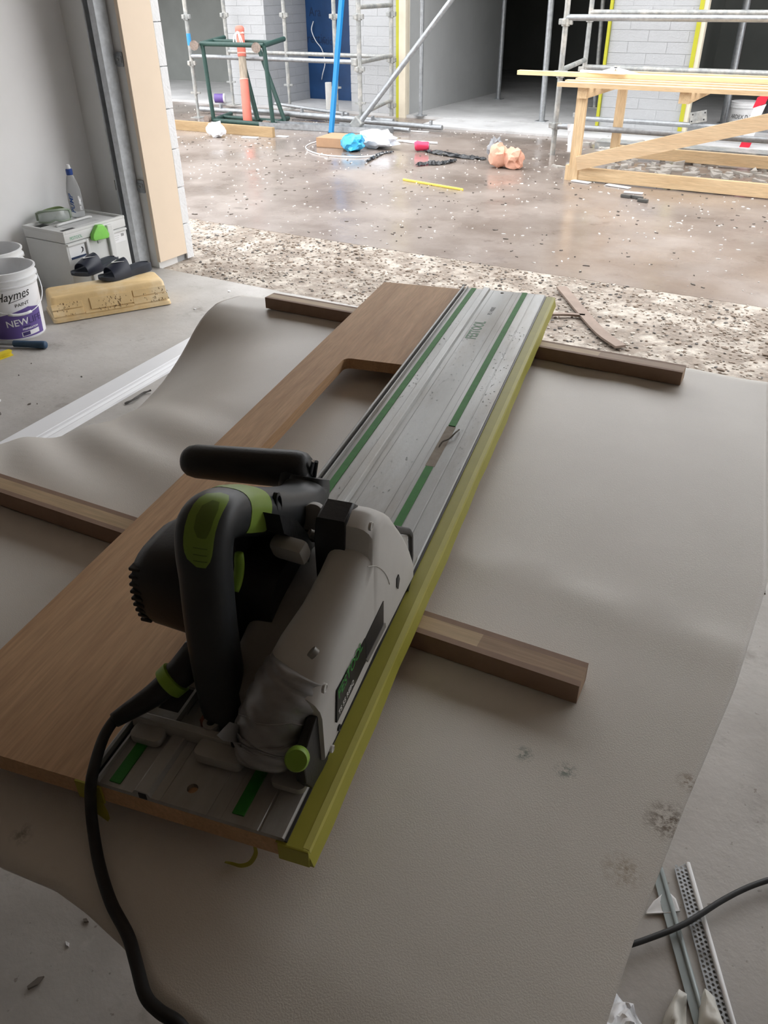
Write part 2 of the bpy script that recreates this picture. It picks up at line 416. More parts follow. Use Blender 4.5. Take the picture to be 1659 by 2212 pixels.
struct('wall_far_left_room', mm((-17, 11.3, -0.1), (-7.165, 11.5, 2.4)), room_grey, rz=ANG)
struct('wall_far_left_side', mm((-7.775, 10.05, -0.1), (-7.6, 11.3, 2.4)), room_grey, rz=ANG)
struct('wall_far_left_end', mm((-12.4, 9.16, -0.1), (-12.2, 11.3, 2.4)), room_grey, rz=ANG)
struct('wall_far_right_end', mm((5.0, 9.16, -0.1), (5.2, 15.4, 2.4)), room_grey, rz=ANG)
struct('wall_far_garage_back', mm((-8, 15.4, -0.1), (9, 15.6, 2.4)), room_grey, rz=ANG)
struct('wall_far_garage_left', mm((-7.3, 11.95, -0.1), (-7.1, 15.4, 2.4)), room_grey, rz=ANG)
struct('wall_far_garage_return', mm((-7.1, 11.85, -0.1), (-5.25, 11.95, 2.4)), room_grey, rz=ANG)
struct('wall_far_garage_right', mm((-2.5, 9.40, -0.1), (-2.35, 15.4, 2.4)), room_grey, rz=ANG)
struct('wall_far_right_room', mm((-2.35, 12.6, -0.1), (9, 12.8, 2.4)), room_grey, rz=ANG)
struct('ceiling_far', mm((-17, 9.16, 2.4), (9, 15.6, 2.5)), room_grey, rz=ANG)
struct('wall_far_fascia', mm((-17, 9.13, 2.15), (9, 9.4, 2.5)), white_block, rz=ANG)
struct('trim_1', mm((-3.36, 3.155, 0.035), (-3.336, 3.37, 2.25), bev=0.002), jamb_m, rz=ANG)
struct('trim_2', mm((-5.25, 9.12, 0.0), (-5.212, 9.20, 2.4)), yellow_edge, rz=ANG)
struct('trim_3', mm((-5.212, 9.12, 0.0), (-5.125, 9.22, 2.4)), cream, rz=ANG)
struct('trim_4', mm((-2.795, 9.13, 0.03), (-2.767, 9.20, 2.4)), yellow_edge, rz=ANG)
struct('trim_5', mm((-1.93, 9.13, 0.03), (-1.89, 9.20, 2.4)), yellow_edge, rz=ANG)
struct('trim_6', mm((-1.89, 9.14, 0.03), (-1.85, 9.22, 2.4)), cream, rz=ANG)

# gravel strip between the two slabs: uneven bed plus loose stones
def gz(a, b):
    k = max(0.0, min(1.0, (b-3.92)/0.16))
    return (-0.007 + 0.012*noise.fractal(Vector((a*3, b*3, 1.0)), 0.9, 2, 4))*(1-k) - 0.001*k
def gravel():
    bm = bmesh.new(); nx, ny = 220, 20; a0, a1, b0, b1 = -7.5, 5.0, 3.16, 4.12
    rows = []
    for j in range(ny+1):
        row = []
        for i in range(nx+1):
            a = a0+(a1-a0)*i/nx; b = b0+(b1-b0)*j/ny
            z = gz(a, b)
            row.append(bm.verts.new((a, b, z)))
        rows.append(row)
    for j in range(ny):
        for i in range(nx): bm.faces.new((rows[j][i], rows[j][i+1], rows[j+1][i+1], rows[j+1][i]))
    m = M('gravel_earth', (0.27, 0.225, 0.185), 0.85, var=0.35, scale=30, bump=0.6, bscale=70, col2=(0.50, 0.45, 0.39), c2scale=6)
    struct('gravel_bed', bm, m, rz=ANG)
    # stones: light and dark, as one uncountable layer each
    proto = []
    for k in range(6):
        b = bmesh.new(); bmesh.ops.create_icosphere(b, subdivisions=1, radius=1)
        for v in b.verts:
            v.co *= 1 + 0.35*noise.noise(v.co*1.6 + Vector((k*5, 0, 0))); v.co.z *= 0.6
        b.verts.ensure_lookup_table()
        proto.append((np.array([v.co[:] for v in b.verts]), [tuple(v.index for v in f.verts) for f in b.faces])); b.free()
    rg = np.random.default_rng(3)
    for nm, col, n, seed, lab in (('pale_stones', (0.54, 0.49, 0.43), 6500, 1, 'pale crushed stones loose on the gravel strip'),
                                  ('brown_stones', (0.32, 0.26, 0.21), 7500, 2, 'brown soil crumbs mixed into the gravel strip'),
                                  ('dark_stones', (0.14, 0.13, 0.12), 2600, 3, 'dark wet chips scattered over the gravel strip')):
        vs, fs, off = [], [], 0
        for i in range(n):
            a = rg.uniform(-5.2, 3.0); b = 3.17 + 0.94*rg.random()
            if a < -3.31 and b < 3.45: continue
            cl = noise.noise(Vector((a*2.2, b*2.2, seed*7.7)))
            if rg.random() > 0.55 + 0.9*cl: continue
            r = rg.uniform(0.003, 0.009)*(1.6 if rg.random() < 0.05 else 1)
            z = gz(a, b) + r*0.2
            pv, pf = proto[int(rg.integers(6))]; an = rg.uniform(0, 6.3); c, s = math.cos(an), math.sin(an)
            q = pv*r*np.array([rg.uniform(0.8, 1.6), rg.uniform(0.6, 1.1), 1])
            x = q[:, 0]*c-q[:, 1]*s + a; y = q[:, 0]*s+q[:, 1]*c + b
            vs += np.stack([x, y, q[:, 2]+z], 1).tolist(); fs += [tuple(t+off for t in f) for f in pf]; off += len(pv)
        me = bpy.data.meshes.new(nm); me.from_pydata(vs, [], fs)
        o = obj(nm, me, M(nm, col, 0.8, var=0.3, scale=25)); o.rotation_euler = (0, 0, ANG)
        tag(o, lab, 'gravel', kind='stuff')
gravel()

# small litter on the yard slab (nobody could count it)
def litter(nm, lab, col, n, region, size, seed, z=0.002, flat=0.25):
    rg = np.random.default_rng(seed); bm = bmesh.new()
    for i in range(n):
        for _ in range(20):
            a = rg.uniform(region[0], region[1]); b = rg.uniform(region[2], region[3])
            if rg.random() < 0.5 + 1.2*noise.noise(Vector((a*1.3, b*1.3, seed*3.3))): break
        r = rg.uniform(*size); k = int(rg.integers(3, 6)); an = rg.uniform(0, 6.3); el = rg.uniform(1, 3)
        ring = []
        for j in range(k):
            t = j*2*math.pi/k + rg.uniform(-0.3, 0.3)
            x, y = r*el*math.cos(t), r*math.sin(t); ring.append((a+x*math.cos(an)-y*math.sin(an), b+x*math.sin(an)+y*math.cos(an)))
        h = r*flat*rg.uniform(0.4, 1.4)+0.001
        lo = [bm.verts.new((q[0], q[1], z-0.002)) for q in ring]; hi = [bm.verts.new((q[0], q[1], z+h*rg.uniform(0.5, 1.3))) for q in ring]
        for j in range(k): bm.faces.new((lo[j], lo[(j+1) % k], hi[(j+1) % k], hi[j]))
        bm.faces.new(hi)
    o = obj(nm, bm, M(nm, col, 0.6, var=0.15)); o.rotation_euler = (0, 0, ANG); return tag(o, lab, 'debris', kind='stuff')
litter('white_litter', 'white plaster crumbs and scraps scattered over the wet yard', (0.80, 0.78, 0.74), 1000, (-8.5, 1.0, 4.2, 8.9), (0.0022, 0.0065), 5)
litter('dark_litter', 'dark crumbs and grit scattered over the wet yard', (0.10, 0.085, 0.07), 700, (-8.5, 1.0, 4.2, 8.9), (0.002, 0.008), 6)
litter('rubble_litter', 'grey rubble and broken chips under the right scaffold and trestle', (0.45, 0.43, 0.40), 420, (-2.6, 1.0, 6.9, 9.0), (0.01, 0.045), 8, flat=0.6)
litter('floor_crumbs', 'small dark crumbs on the garage slab', (0.16, 0.14, 0.12), 260, (-3.4, 1.5, -1.0, 3.1), (0.0015, 0.006), 9)
litter('plaster_drops', 'white plaster drops dried on the garage slab', (0.82, 0.82, 0.82), 90, (-3.4, 1.5, 0.0, 3.1), (0.002, 0.008), 10, flat=0.08)

# ------------------------------------------------------------------ table and foam sheet
tbl = thing('work_table', 'low plywood work table hidden beneath the white foam sheet', 'table', (T0.x, T0.y, 0), TA)
ply = wood('plywood', (0.55, 0.40, 0.24), (0.66, 0.50, 0.32), 0)
obj('table_top', mm((0.36, -1.30, 0.652), (1.10, -0.03, 0.674)), ply, tbl)
for x in (0.42, 0.98):
    for y in (-1.0, -0.12): obj('leg', mm((x, y, 0), (x+0.045, y+0.07, 0.60)), pineZ, tbl)
for y in (-1.0, -0.12): obj('top_rail', mm((-0.06, y, 0.60), (1.07, y+0.045, 0.652)), pine, tbl)
for x in (0.42, 0.98): obj('side_rail', mm((x, -0.93, 0.15), (x+0.045, -0.12, 0.22)), pineY, tbl)

near = [st(*q) for q in [(0, 1866), (115, 1915), (180, 1962), (265, 2040), (282, 2080), (312, 2150)]]
right = [st(*q) for q in [(1659, 826), (1659, 1255), (1590, 1480), (1480, 1740), (1380, 2000), (1310, 2212)]]
ns = [-2, 0.3]+[q[0] for q in near]+[1.1, 2]; nt_ = [near[0][1]+0.01]*2+[q[1] for q in near]+[near[-1][1]-0.03]*2
rs_ = sorted(right, key=lambda q: q[1]); rt_ = [q[1] for q in rs_]; rx_ = [q[0] for q in rs_]
# the sheet bridges two trestle heads at its free left edge and sags between them
GT = [-2.0, -0.93, -0.87, -0.80, -0.743, -0.673, -0.596, -0.501, -0.414, -0.317, -0.243, -0.162, -0.10, 0.0, 0.1]
GZ = [0.0, 0.0, 0.012, 0.040, 0.067, 0.098, 0.131, 0.160, 0.150, 0.123, 0.083, 0.021, 0.000, 0.012, 0.02]
SL = -0.10
TR_ = st(1200, 1262)[1]
def foam_z(s, t):
    k = max(0.0, min(1.0, (0.36-s)/(0.36-SL))); k = k**2.5
    sag = sum(interp(GT, GZ, t+d)*w for d, w in ((-0.03, 0.25), (0, 0.5), (0.03, 0.25)))
    z = TZ - sag*k
    rip = min(1.0, max(0, (0.42-s)/0.3))*max(0, 1-abs(t+0.74)/0.26)
    z += rip*0.0065*math.sin(48*(t+0.42*(s-0.3)) + 1.2*math.sin(9*s))
    z += 0.0012*noise.noise(Vector((s*2.5, t*2.5, 0))) + 0.004*min(1, max(0, (0.5-s)/0.4))*noise.noise(Vector((s*5, t*5, 3)))*(1 if -0.93 < t < -0.1 else 0.2)
    if s > 0.35:
        z += 0.0018*math.exp(-((t-TR_+0.10*(s-0.9))/0.035)**2)*min(1, max(0, (s-0.62)/0.1))
        if t > -0.75: z += 0.0010*math.sin(40*s+2*math.sin(5*t)+6*t)
    e = (t - (near[0][1]+0.05))
    if e < 0: z -= 0.10*-e
    return z
def foam():
    bm = bmesh.new(); NS, NT = 190, 84; rows = []
    for j in range(NT+1):
        row = []
        for i in range(NS+1):
            t = -1.5 + 1.5*j/NT
            sR = interp(rt_, rx_, t); s = SL + (sR-SL)*i/NS
            tn = interp(ns, nt_, s); t = tn*(1-j/NT)
            sR = interp(rt_, rx_, t); s = SL + (sR-SL)*i/NS
            row.append(bm.verts.new((s, t, foam_z(s, t))))
        rows.append(row)
    for j in range(NT):
        for i in range(NS): bm.faces.new((rows[j][i], rows[j][i+1], rows[j+1][i+1], rows[j+1][i]))
    o = obj('foam_sheet', bm, foam_mat(), smooth=True)
    md = o.modifiers.new('thickness', 'SOLIDIFY'); md.thickness = 0.0035; md.offset = -1
    o.location = (T0.x, T0.y, 0); o.rotation_euler = (0, 0, TA)
    tag(o, 'white packing foam sheet spread over the table, sagging at its left edge', 'foam sheet')
foam()

# ------------------------------------------------------------------ two door-core battens under the board
mdf = M('mdf_brown', (0.35, 0.235, 0.17), 0.7, var=0.08, scale=60)
core_pale = wood('batten_core_pale', (0.56, 0.40, 0.23), (0.66, 0.50, 0.31), 0)
core_tan = wood('batten_core_tan', (0.40, 0.265, 0.16), (0.47, 0.32, 0.20), 0)
BZ = RO0.z - 0.005 - 0.020            # under side of the board
def batten(pr, pl, cut, label, ext=0.0, swap=False):
    """px of the far top edge: right end, a point further left; cut = where the core piece changes"""
    a = atz(*pr, BZ); b = atz(*pl, BZ); d = (a-b).normalized(); n = EZ.cross(d)
    L_ = (a-b).length + ext; rz = math.atan2(d.y, d.x); h = BZ-TZ-0.002; wd = 0.037
    t = thing('batten', label, 'batten', (a.x, a.y, TZ+0.0015), rz, 'door-core battens under the board')
    obj('face_strip', mm((-L_, -0.008, 0), (0, 0, h)), mdf, t)
    obj('core_piece', mm((-L_, -0.029, 0), (-cut, -0.008, h)), core_tan if swap else core_pale, t)
    obj('core_piece', mm((-cut, -0.029, 0), (0, -0.008, h)), core_tan, t)
    obj('face_strip', mm((-L_, -wd, 0), (0, -0.029, h)), mdf, t)
batten((1272, 1432), (0, 1022), 0.115, 'brown laminated batten sticking out beside the saw, near the camera', ext=0.05)
batten((1483, 789), (592, 632), 0.16, 'brown laminated batten across the far end of the foam sheet')

# ------------------------------------------------------------------ board, tape, rail
RZ = -YAW
bd = thing('timber_board', 'wide oak-coloured timber board with a rectangular cut-out under the rail', 'board', RO0, RZ)
oak = wood('oak_board', (0.58, 0.345, 0.185), (0.74, 0.475, 0.265), 1, stave=0.092, rough=0.68, scale=12)
cut = rrect(-0.118, 0.50, 0.150, 0.950, 0.014)
obj('panel', prism([(-0.189, 0), (0.205, 0), (0.205, 1.402), (-0.189, 1.402)], -0.025, -0.005, 'z', [cut]), oak, bd)
tape_m = M('yellow_masking_tape', (0.40, 0.375, 0.05), 0.5, var=0.06, scale=30)
tape_m2 = M('yellow_masking_tape_folded', (0.52, 0.49, 0.11), 0.5, var=0.06, scale=30)
tp = thing('masking_tape', 'yellow-green masking tape run along the right edge of the board', 'tape', RO0, RZ)
prof = [(0.180, -0.0049), (0.2045, -0.0049), (0.2085, -0.0060), (0.2090, -0.0105), (0.2128, -0.0246), (0.2122, -0.0249), (0.2065, -0.0246), (0.2052, -0.0246), (0.2052, -0.0052), (0.180, -0.0052)]
def strip(pr, u0, u1, n=36, wob=0.0003):
    rings = []
    for i in range(n+1):
        u = u0+(u1-u0)*i/n; k = wob*math.sin(i*1.9)+wob*math.sin(i*0.7)
        rings.append([Vector((x+(k*2 if z < -0.02 else k if z < -0.006 else 0), u, z)) for x, z in pr])
    return loft(bmesh.new(), rings)
obj('edge_strip', strip(prof, -0.002, 1.405), tape_m, tp)
obj('fold', strip([(0.2035, -0.0046), (0.2090, -0.0056), (0.2096, -0.0100), (0.2085, -0.0105), (0.2080, -0.0058), (0.2035, -0.0049)], 0.0, 1.404), tape_m2, tp)
obj('end_wrap', mm((0.182, -0.0035, -0.0249), (0.2095, -0.0005, -0.0050), bev=0.001), tape_m, tp)
tp2 = thing('tape_scrap', 'torn flap of yellow tape hanging off the near board edge beside the cord', 'tape', RO0, RZ)
obj('stuck_part', mm((-0.012, -0.0025, -0.0260), (0.014, -0.0006, -0.0040)), tape_m, tp2)
pts = [sz(*q, -0.045) for q in [(181, 1712), (262, 1735), (266, 1752), (262, 1768), (240, 1757), (205, 1740), (185, 1734)]]
bmf = bmesh.new(); top = [(-0.008, -0.0012, -0.0255), (0.011, -0.0012, -0.0255), (0.0165, -0.004, -0.034), (0.0185, -0.006, -0.040), (0.0165, -0.007, -0.0435), (0.006, -0.006, -0.038), (-0.006, -0.004, -0.032)]
lo = [bmf.verts.new(p) for p in top]; hi = [bmf.verts.new((p[0], p[1]-0.0004, p[2])) for p in top]
bmf.faces.new(lo); bmf.faces.new(list(reversed(hi)))
for i in range(len(lo)): bmf.faces.new((lo[i], lo[(i+1) % 7], hi[(i+1) % 7], hi[i]))
obj('loose_flap', bmf, tape_m, tp2)
cu = [su(*q, -0.004) for q in [(553, 1832), (548, 1852), (538, 1867)]]
curl = thing('tape_curl', 'thin curled sliver of yellow tape on the foam below the board', 'tape', RO0, RZ)
bmc = bmesh.new(); cp = smooth_path([sz(*q, z) for q, z in [((551, 1830), -0.026), ((552, 1845), -0.034), ((540, 1864), -0.0475), ((520, 1870), -0.0500), ((500, 1865), -0.0505), ((486, 1862), -0.0470)]], 5)
tube(bmc, cp, [0.0008+0.0012*math.sin(math.pi*(0.25+0.7*i/(len(cp)-1))) for i in range(len(cp))], n=6, upv=Vector((1, 0, 0)), r2=0.0003)
obj('sliver', bmc, tape_m, curl)

alu = M('rail_aluminium', (0.43, 0.44, 0.43), 0.46, 0.20, 0.16, 9, 0.05, 220, col2=(0.34, 0.32, 0.285), rvar=0.10, stretch=(3, 0.6, 1))
rail = thing('guide_rail', 'long silver aluminium guide rail with green strips lying on the board', 'guide rail', RO0, RZ)
RL = 1.400
profL = [(0.0, -0.0048), (0.046, -0.0048), (0.046, 0.0), (0.013, 0.0), (0.0125, 0.0045), (0.0105, 0.0045), (0.0105, -0.0025), (0.0035, -0.0025), (0.0035, 0.0040), (0.0010, 0.0045), (0.0, 0.0040)]
obj('edge_channel', prism([(x, z) for x, z in profL], 0, RL, 'y'), alu, rail)
obj('slot_dark_strip', mm((0.0036, 0.001, -0.0026), (0.0104, RL-0.001, -0.0022)), black_plastic, rail)  # plain black strip along the slot floor
profM = [(0.046, -0.0048), (0.064, -0.0048), (0.064, 0.0), (0.0615, 0.0042), (0.0600, 0.0050), (0.0500, 0.0050), (0.0485, 0.0042), (0.046, 0.0)]
obj('hat_ridge', prism(profM, 0, RL, 'y'), alu, rail)
obj('ridge_mouth', mm((0.0525, -0.0005, -0.0035), (0.0600, 0.002, 0.0032)), black_plastic, rail)
obj('centre_plate', prism([(0.064, 0), (0.137, 0), (0.137, RL), (0.064, RL)], -0.0048, 0.0, 'z', [circ((0.093, 0.0195), 0.0048), circ((0.093, RL-0.014), 0.0040)]), alu, rail)
profR = [(0.137, -0.0048), (0.187, -0.0048), (0.187, -0.0012), (0.1855, 0.0), (0.166, 0.0), (0.1652, -0.0008), (0.1640, -0.0008), (0.1632, 0.0), (0.137, 0.0)]
obj('outer_plate', prism(profR, 0, RL, 'y'), alu, rail)
for w0, hh in ((0.072, 0.0007), (0.1165, 0.0007), (0.1290, 0.0005)): obj('fine_rib', mm((w0, 0.0, 0.0), (w0+0.0009, RL, hh)), alu, rail)
gst = M('green_glide_strip', (0.025, 0.215, 0.022), 0.65, var=0.2, scale=60)
obj('glide_strip', mm((0.0205, 0.004, 0.0), (0.0315, RL, 0.0012), bev=0.0004), gst, rail)
obj('glide_strip', mm((0.1365, 0.008, 0.0), (0.1475, 0.602, 0.0012), bev=0.0004), gst, rail)
obj('glide_strip', mm((0.1365, 0.732, 0.0), (0.1475, RL, 0.0012), bev=0.0004), gst, rail)
obj('bare_patch', mm((0.1350, 0.604, 0.0), (0.1490, 0.730, 0.0003)), M('old_glue', (0.33, 0.28, 0.22), 0.7, var=0.25, scale=60), rail)
obj('splinter_guard', mm((0.187, 0, -0.0048), (0.1895, RL, -0.0032)), M('guard_rubber', (0.05, 0.05, 0.05), 0.4), rail)
ink = M('green_print', (0.03, 0.16, 0.045), 0.5)
ink2 = M('grey_print', (0.10, 0.11, 0.11), 0.5)
text('lettering', 'FESTOOL', 0.030, ink, rail, basis((0.0965, 1.098, 0.0001), (0, 1, 0), (-1, 0, 0)), bold=0.0006, sx=0.80)
text('lettering', 'FS 1400/2', 0.0125, ink2, rail, basis((0.0985, 1.240, 0.0001), (0, 1, 0), (-1, 0, 0)))
drops = bmesh.new(); rg = random.Random(4)
for i in range(330):
    w_, u_ = rg.choice([(rg.uniform(0.014, 0.046), rg.uniform(0.45, 1.2)), (rg.uniform(0.066, 0.115), rg.uniform(0.5, 1.15)), (rg.uniform(0.15, 0.185), rg.uniform(0.6, 1.2))])
    r = rg.uniform(0.0005, 0.0016)
    bmesh.ops.create_icosphere(drops, subdivisions=1, radius=1, matrix=Matrix.Translation((w_, u_, 0.0001)) @ Matrix.Diagonal((r, r*rg.uniform(1, 2.2), r*0.5, 1)))
dr = obj('water_drops', drops, M('water_drop', (0.9, 0.92, 0.93), 0.05, trans=1.0, ior=1.33, var=0.0), rail, smooth=True); dr['kind'] = 'stuff'
mat_leaf = M('dry_shaving', (0.07, 0.055, 0.035), 0.7)
lf = thing('shaving', 'dark twisted shaving lying on the bare patch of the rail', 'shaving', RO0, RZ)
a, b_, c = sz(992, 928, 0.002), sz(970, 948, 0.003), sz(948, 966, 0.002)
obj('curl', tb(smooth_path([a, a*0.5+b_*0.5+Vector((0.002, 0, 0.003)), b_, b_*0.5+c*0.5+Vector((-0.002, 0, 0.002)), c], 4), [0.0012]*16+[0.0006], n=6), mat_leaf, lf)

# ------------------------------------------------------------------ plunge saw on the rail
saw = thing('plunge_saw', 'black and grey plunge saw with green switches resting on the guide rail', 'power saw', RO0, RZ)
shell = M('saw_grey_shell', (0.64, 0.63, 0.60), 0.5, var=0.05, scale=20)
cast = M('saw_cast_alloy', (0.45, 0.45, 0.425), 0.5, 0.15, 0.12, 25, 0.06, 90)
cast_dk = M('saw_gear_case', (0.26, 0.25, 0.23), 0.5, 0.2, 0.1, 30)
knob_grey = M('saw_grey_knob', (0.38, 0.375, 0.35), 0.5, var=0.05)
chrome = M('polished_steel', (0.7, 0.7, 0.7), 0.22, 1.0, 0.05)
duct = M('silver_duct_tape', (0.34, 0.34, 0.34), 0.36, 0.3, 0.12, 30, 0.1, 40)
SB = 0.0016
# base plate with ribs, pockets and pads
obj('base_plate', prism([(0.007, 0.070), (0.187, 0.066), (0.187, 0.385), (0.175, 0.398), (0.020, 0.398), (0.007, 0.385)], SB, 0.0065, 'z',
    [rrect(0.018, 0.085, 0.044, 0.118, 0.003), rrect(0.050, 0.085, 0.057, 0.118, 0.002), rrect(0.092, 0.086, 0.106, 0.104, 0.003)]), cast, saw)
obj('pocket_floor', mm((0.014, 0.082, SB-0.0004), (0.108, 0.120, SB+0.0008)), black_plastic, saw)
obj('rear_rib', mm((0.007, 0.062, SB), (0.187, 0.0695, 0.0165), bev=0.001), cast, saw)
obj('side_rib', mm((0.005, 0.066, SB), (0.0105, 0.390, 0.0165), bev=0.0012), cast, saw)
obj('cross_rib', mm((0.0105, 0.124, 0.006), (0.110, 0.129, 0.0160), bev=0.001), cast, saw)
obj('inner_rib', mm((0.0465, 0.0695, 0.006), (0.0492, 0.124, 0.0150)), cast, saw)
def pad(x0, x1, y0, y1, z1, r=0.003):
    return bevel_all(prism(rrect(x0, y0, x1, y1, min(0.006, (y1-y0)*0.45)), SB, z1, 'z'), 0.0012)
obj('guide_pad', pad(0.013, 0.044, 0.046, 0.064, 0.010), cast, saw, smooth=40)
obj('guide_pad', pad(0.080, 0.126, 0.044, 0.064, 0.0125), cast, saw, smooth=40)
obj('guide_pad', pad(0.128, 0.152, 0.056, 0.072, 0.0095), cast, saw, smooth=40)
obj('guide_pad', pad(0.156, 0.187, 0.040, 0.064, 0.0085), cast, saw, smooth=40)
obj('adjuster', lathe([(0.0035, 0.004), (0.0075, 0.004), (0.0075, 0.019), (0.0038, 0.019), (0.0038, 0.010)], 18, (0.083, 0.075, 0), cap0=True, cap1=True), cast, saw, smooth=40)
obj('red_mark', mm((0.070, 0.077, 0.0066), (0.077, 0.083, 0.0160)), M('red_mark', (0.30, 0.10, 0.05), 0.6), saw)
# blade housing: sections across the saw, rear to front
def rsec(u, w0, w1, z0, z1, r, n=4, rr=None):
    rr = rr or r
    out = []
    for cx, cz, a0, q in ((w1-rr, z1-rr, 0, rr), (w0+r, z1-r, 90, r), (w0+0.004, z0+0.004, 180, 0.004), (w1-0.004, z0+0.004, 270, 0.004)):
        for i in range(n+1):
            a = math.radians(a0+90*i/n); out.append(Vector((cx+q*math.cos(a), u, cz+q*math.sin(a))))
    return out
H_ = [(0.068, 0.148, 0.197, 0.018, 0.090, 0.016, 0.020), (0.090, 0.137, 0.198, 0.020, 0.107, 0.018, 0.022), (0.115, 0.141, 0.1985, 0.023, 0.118, 0.018, 0.022),
      (0.145, 0.149, 0.199, 0.025, 0.129, 0.016, 0.020), (0.175, 0.154, 0.199, 0.026, 0.142, 0.014, 0.019), (0.194, 0.156, 0.199, 0.027, 0.150, 0.012, 0.018),
      (0.198, 0.152, 0.199, 0.027, 0.172, 0.006, 0.016), (0.215, 0.147, 0.199, 0.026, 0.178, 0.006, 0.016), (0.232, 0.148, 0.199, 0.025, 0.172, 0.006, 0.016),
      (0.254, 0.149, 0.199, 0.024, 0.154, 0.006, 0.015), (0.290, 0.151, 0.198, 0.020, 0.110, 0.006, 0.012), (0.318, 0.153, 0.197, 0.016, 0.070, 0.006, 0.010), (0.337, 0.156, 0.196, 0.012, 0.036, 0.005, 0.006)]
obj('blade_housing', loft(bmesh.new(), [rsec(u, a, b, c, d, r, rr=q) for u, a, b, c, d, r, q in H_]), shell, saw, smooth=50)
obj('top_block', loft(bmesh.new(), [rsec(u, 0.144, 0.173, z0, z1, 0.003) for u, z0, z1 in ((0.192, 0.105, 0.160), (0.198, 0.100, 0.176), (0.222, 0.09, 0.181), (0.250, 0.07, 0.158))]), black_plastic, saw, smooth=50)
# seam line, screws, window, name plate on the outer face
FW = 0.1993
seam = [sw(*q, w) for q, w in [((733, 1186), 0.160), ((718, 1240), 0.1585), ((692, 1300), 0.157), ((645, 1355), 0.155), ((620, 1400), 0.154), ((605, 1450), 0.155)]]
for px_, py_, w_, r_ in ((680, 1413, 0.187, 0.0048),):
    p = sw(px_, py_, w_); obj('screw_recess', lathe([(r_, -0.004), (r_, 0.0008), (r_*0.8, 0.0012), (r_*0.7, -0.0005)], 16), cast_dk, saw, smooth=40).matrix_local = basis(p, (0, 1, 0), Vector((0.62, 0, -0.55)).cross(Vector((0, 1, 0))))
for px_, py_, r_, mt in ((803, 1137, 0.0042, shell), (703, 1487, 0.0042, shell), (734, 1572, 0.0032, black_plastic), (719, 1618, 0.0035, shell)):
    p = sw(px_, py_, FW); o = obj('screw', lathe([(r_, -0.002), (r_, 0.0003), (r_*0.75, 0.0006), (r_*0.6, -0.0002)], 16), mt, saw, smooth=40)
    o.matrix_local = basis(p, (0, 1, 0), (0, 0, 1))
def face_poly(name, pxs, d, mt, r=0.0, w=FW):
    q = [sw(*p, w) for p in pxs]; return obj(name, prism([(p.y, p.z) for p in q], w-0.0025, w+d, 'x'), mt, saw)
face_poly('blade_window', [(828, 1298), (828, 1347), (791, 1423), (789, 1379)], 0.0004, black_plastic)
face_poly('window_frame', [(831, 1345), (832, 1354), (793, 1430), (790, 1424), (828, 1348)], 0.0010, cast_dk)
face_poly('slot', [(861, 1241), (863, 1250), (860, 1272), (857, 1268), (857, 1250)], 0.0005, black_plastic)
plate = face_poly('name_plate', [(788, 1379), (790, 1427), (727, 1561), (728, 1492)], 0.0006, M('plate_black', (0.012, 0.014, 0.014), 0.4))
gt = M('plate_green_print', (0.05, 0.30, 0.06), 0.5); wt = M('plate_white_print', (0.75, 0.75, 0.73), 0.5)
p0 = sw(730, 1512, FW); p1 = sw(784, 1395, FW); dr_ = Vector((0, p1.y-p0.y, p1.z-p0.z)).normalized(); upn = Vector((1, 0, 0)).cross(dr_)
text('lettering', 'FESTOOL', 0.0165, gt, plate, basis(Vector((FW+0.0007, p0.y, p0.z)), dr_, upn), sx=0.90, bold=0.0002, ext=0.0001)
p0 = sw(731, 1545, FW); text('lettering', 'TS 55 REBQ', 0.0078, wt, plate, basis(Vector((FW+0.0007, p0.y, p0.z)), dr_, upn), sx=0.95, bold=0.0001, ext=0.0001)
# thin relief arc on the face
arc = [sw(*q, FW+0.0001) for q in [(795, 1224), (812, 1223), (826, 1231), (836, 1245), (842, 1262)]]
obj('relief_line', tb(smooth_path(arc, 4), 0.0004, n=5), shell, saw)
# gear case between housing and handle
obj('gear_case', loft(bmesh.new(), [rsec(u, 0.095, 0.150, z0, z1, 0.012) for u, z0, z1 in ((0.085, 0.012, 0.055), (0.11, 0.010, 0.082), (0.16, 0.010, 0.100), (0.22, 0.010, 0.110), (0.28, 0.010, 0.100), (0.33, 0.012, 0.060))]), cast_dk, saw, smooth=50)
# motor with vent ribs
def msec(w, cu_, cz, hu, hz, n=28, e=3.2):
    out = []
    for i in range(n):
        t = i*2*math.pi/n; c, s = math.cos(t), math.sin(t)
        out.append(Vector((w, cu_+hu*math.copysign(abs(c)**(2/e), c), cz+hz*math.copysign(abs(s)**(2/e), s))))
    return out
obj('motor_housing', loft(bmesh.new(), [msec(-0.027, 0.186, 0.088, 0.036, 0.030), msec(-0.024, 0.186, 0.088, 0.046, 0.040), msec(-0.010, 0.188, 0.089, 0.052, 0.046), msec(0.03, 0.19, 0.088, 0.056, 0.049), msec(0.08, 0.195, 0.085, 0.058, 0.050), msec(0.12, 0.20, 0.082, 0.060, 0.050)]), black_plastic, saw, smooth=50)
for k in range(9):
    z = 0.056 + k*0.0078
    obj('vent_rib', bx((-0.0195, 0.186, z), (0.012, 0.100-0.0011*abs(k-4)**1.7, 0.0034), bev=0.001), black_plastic, saw)
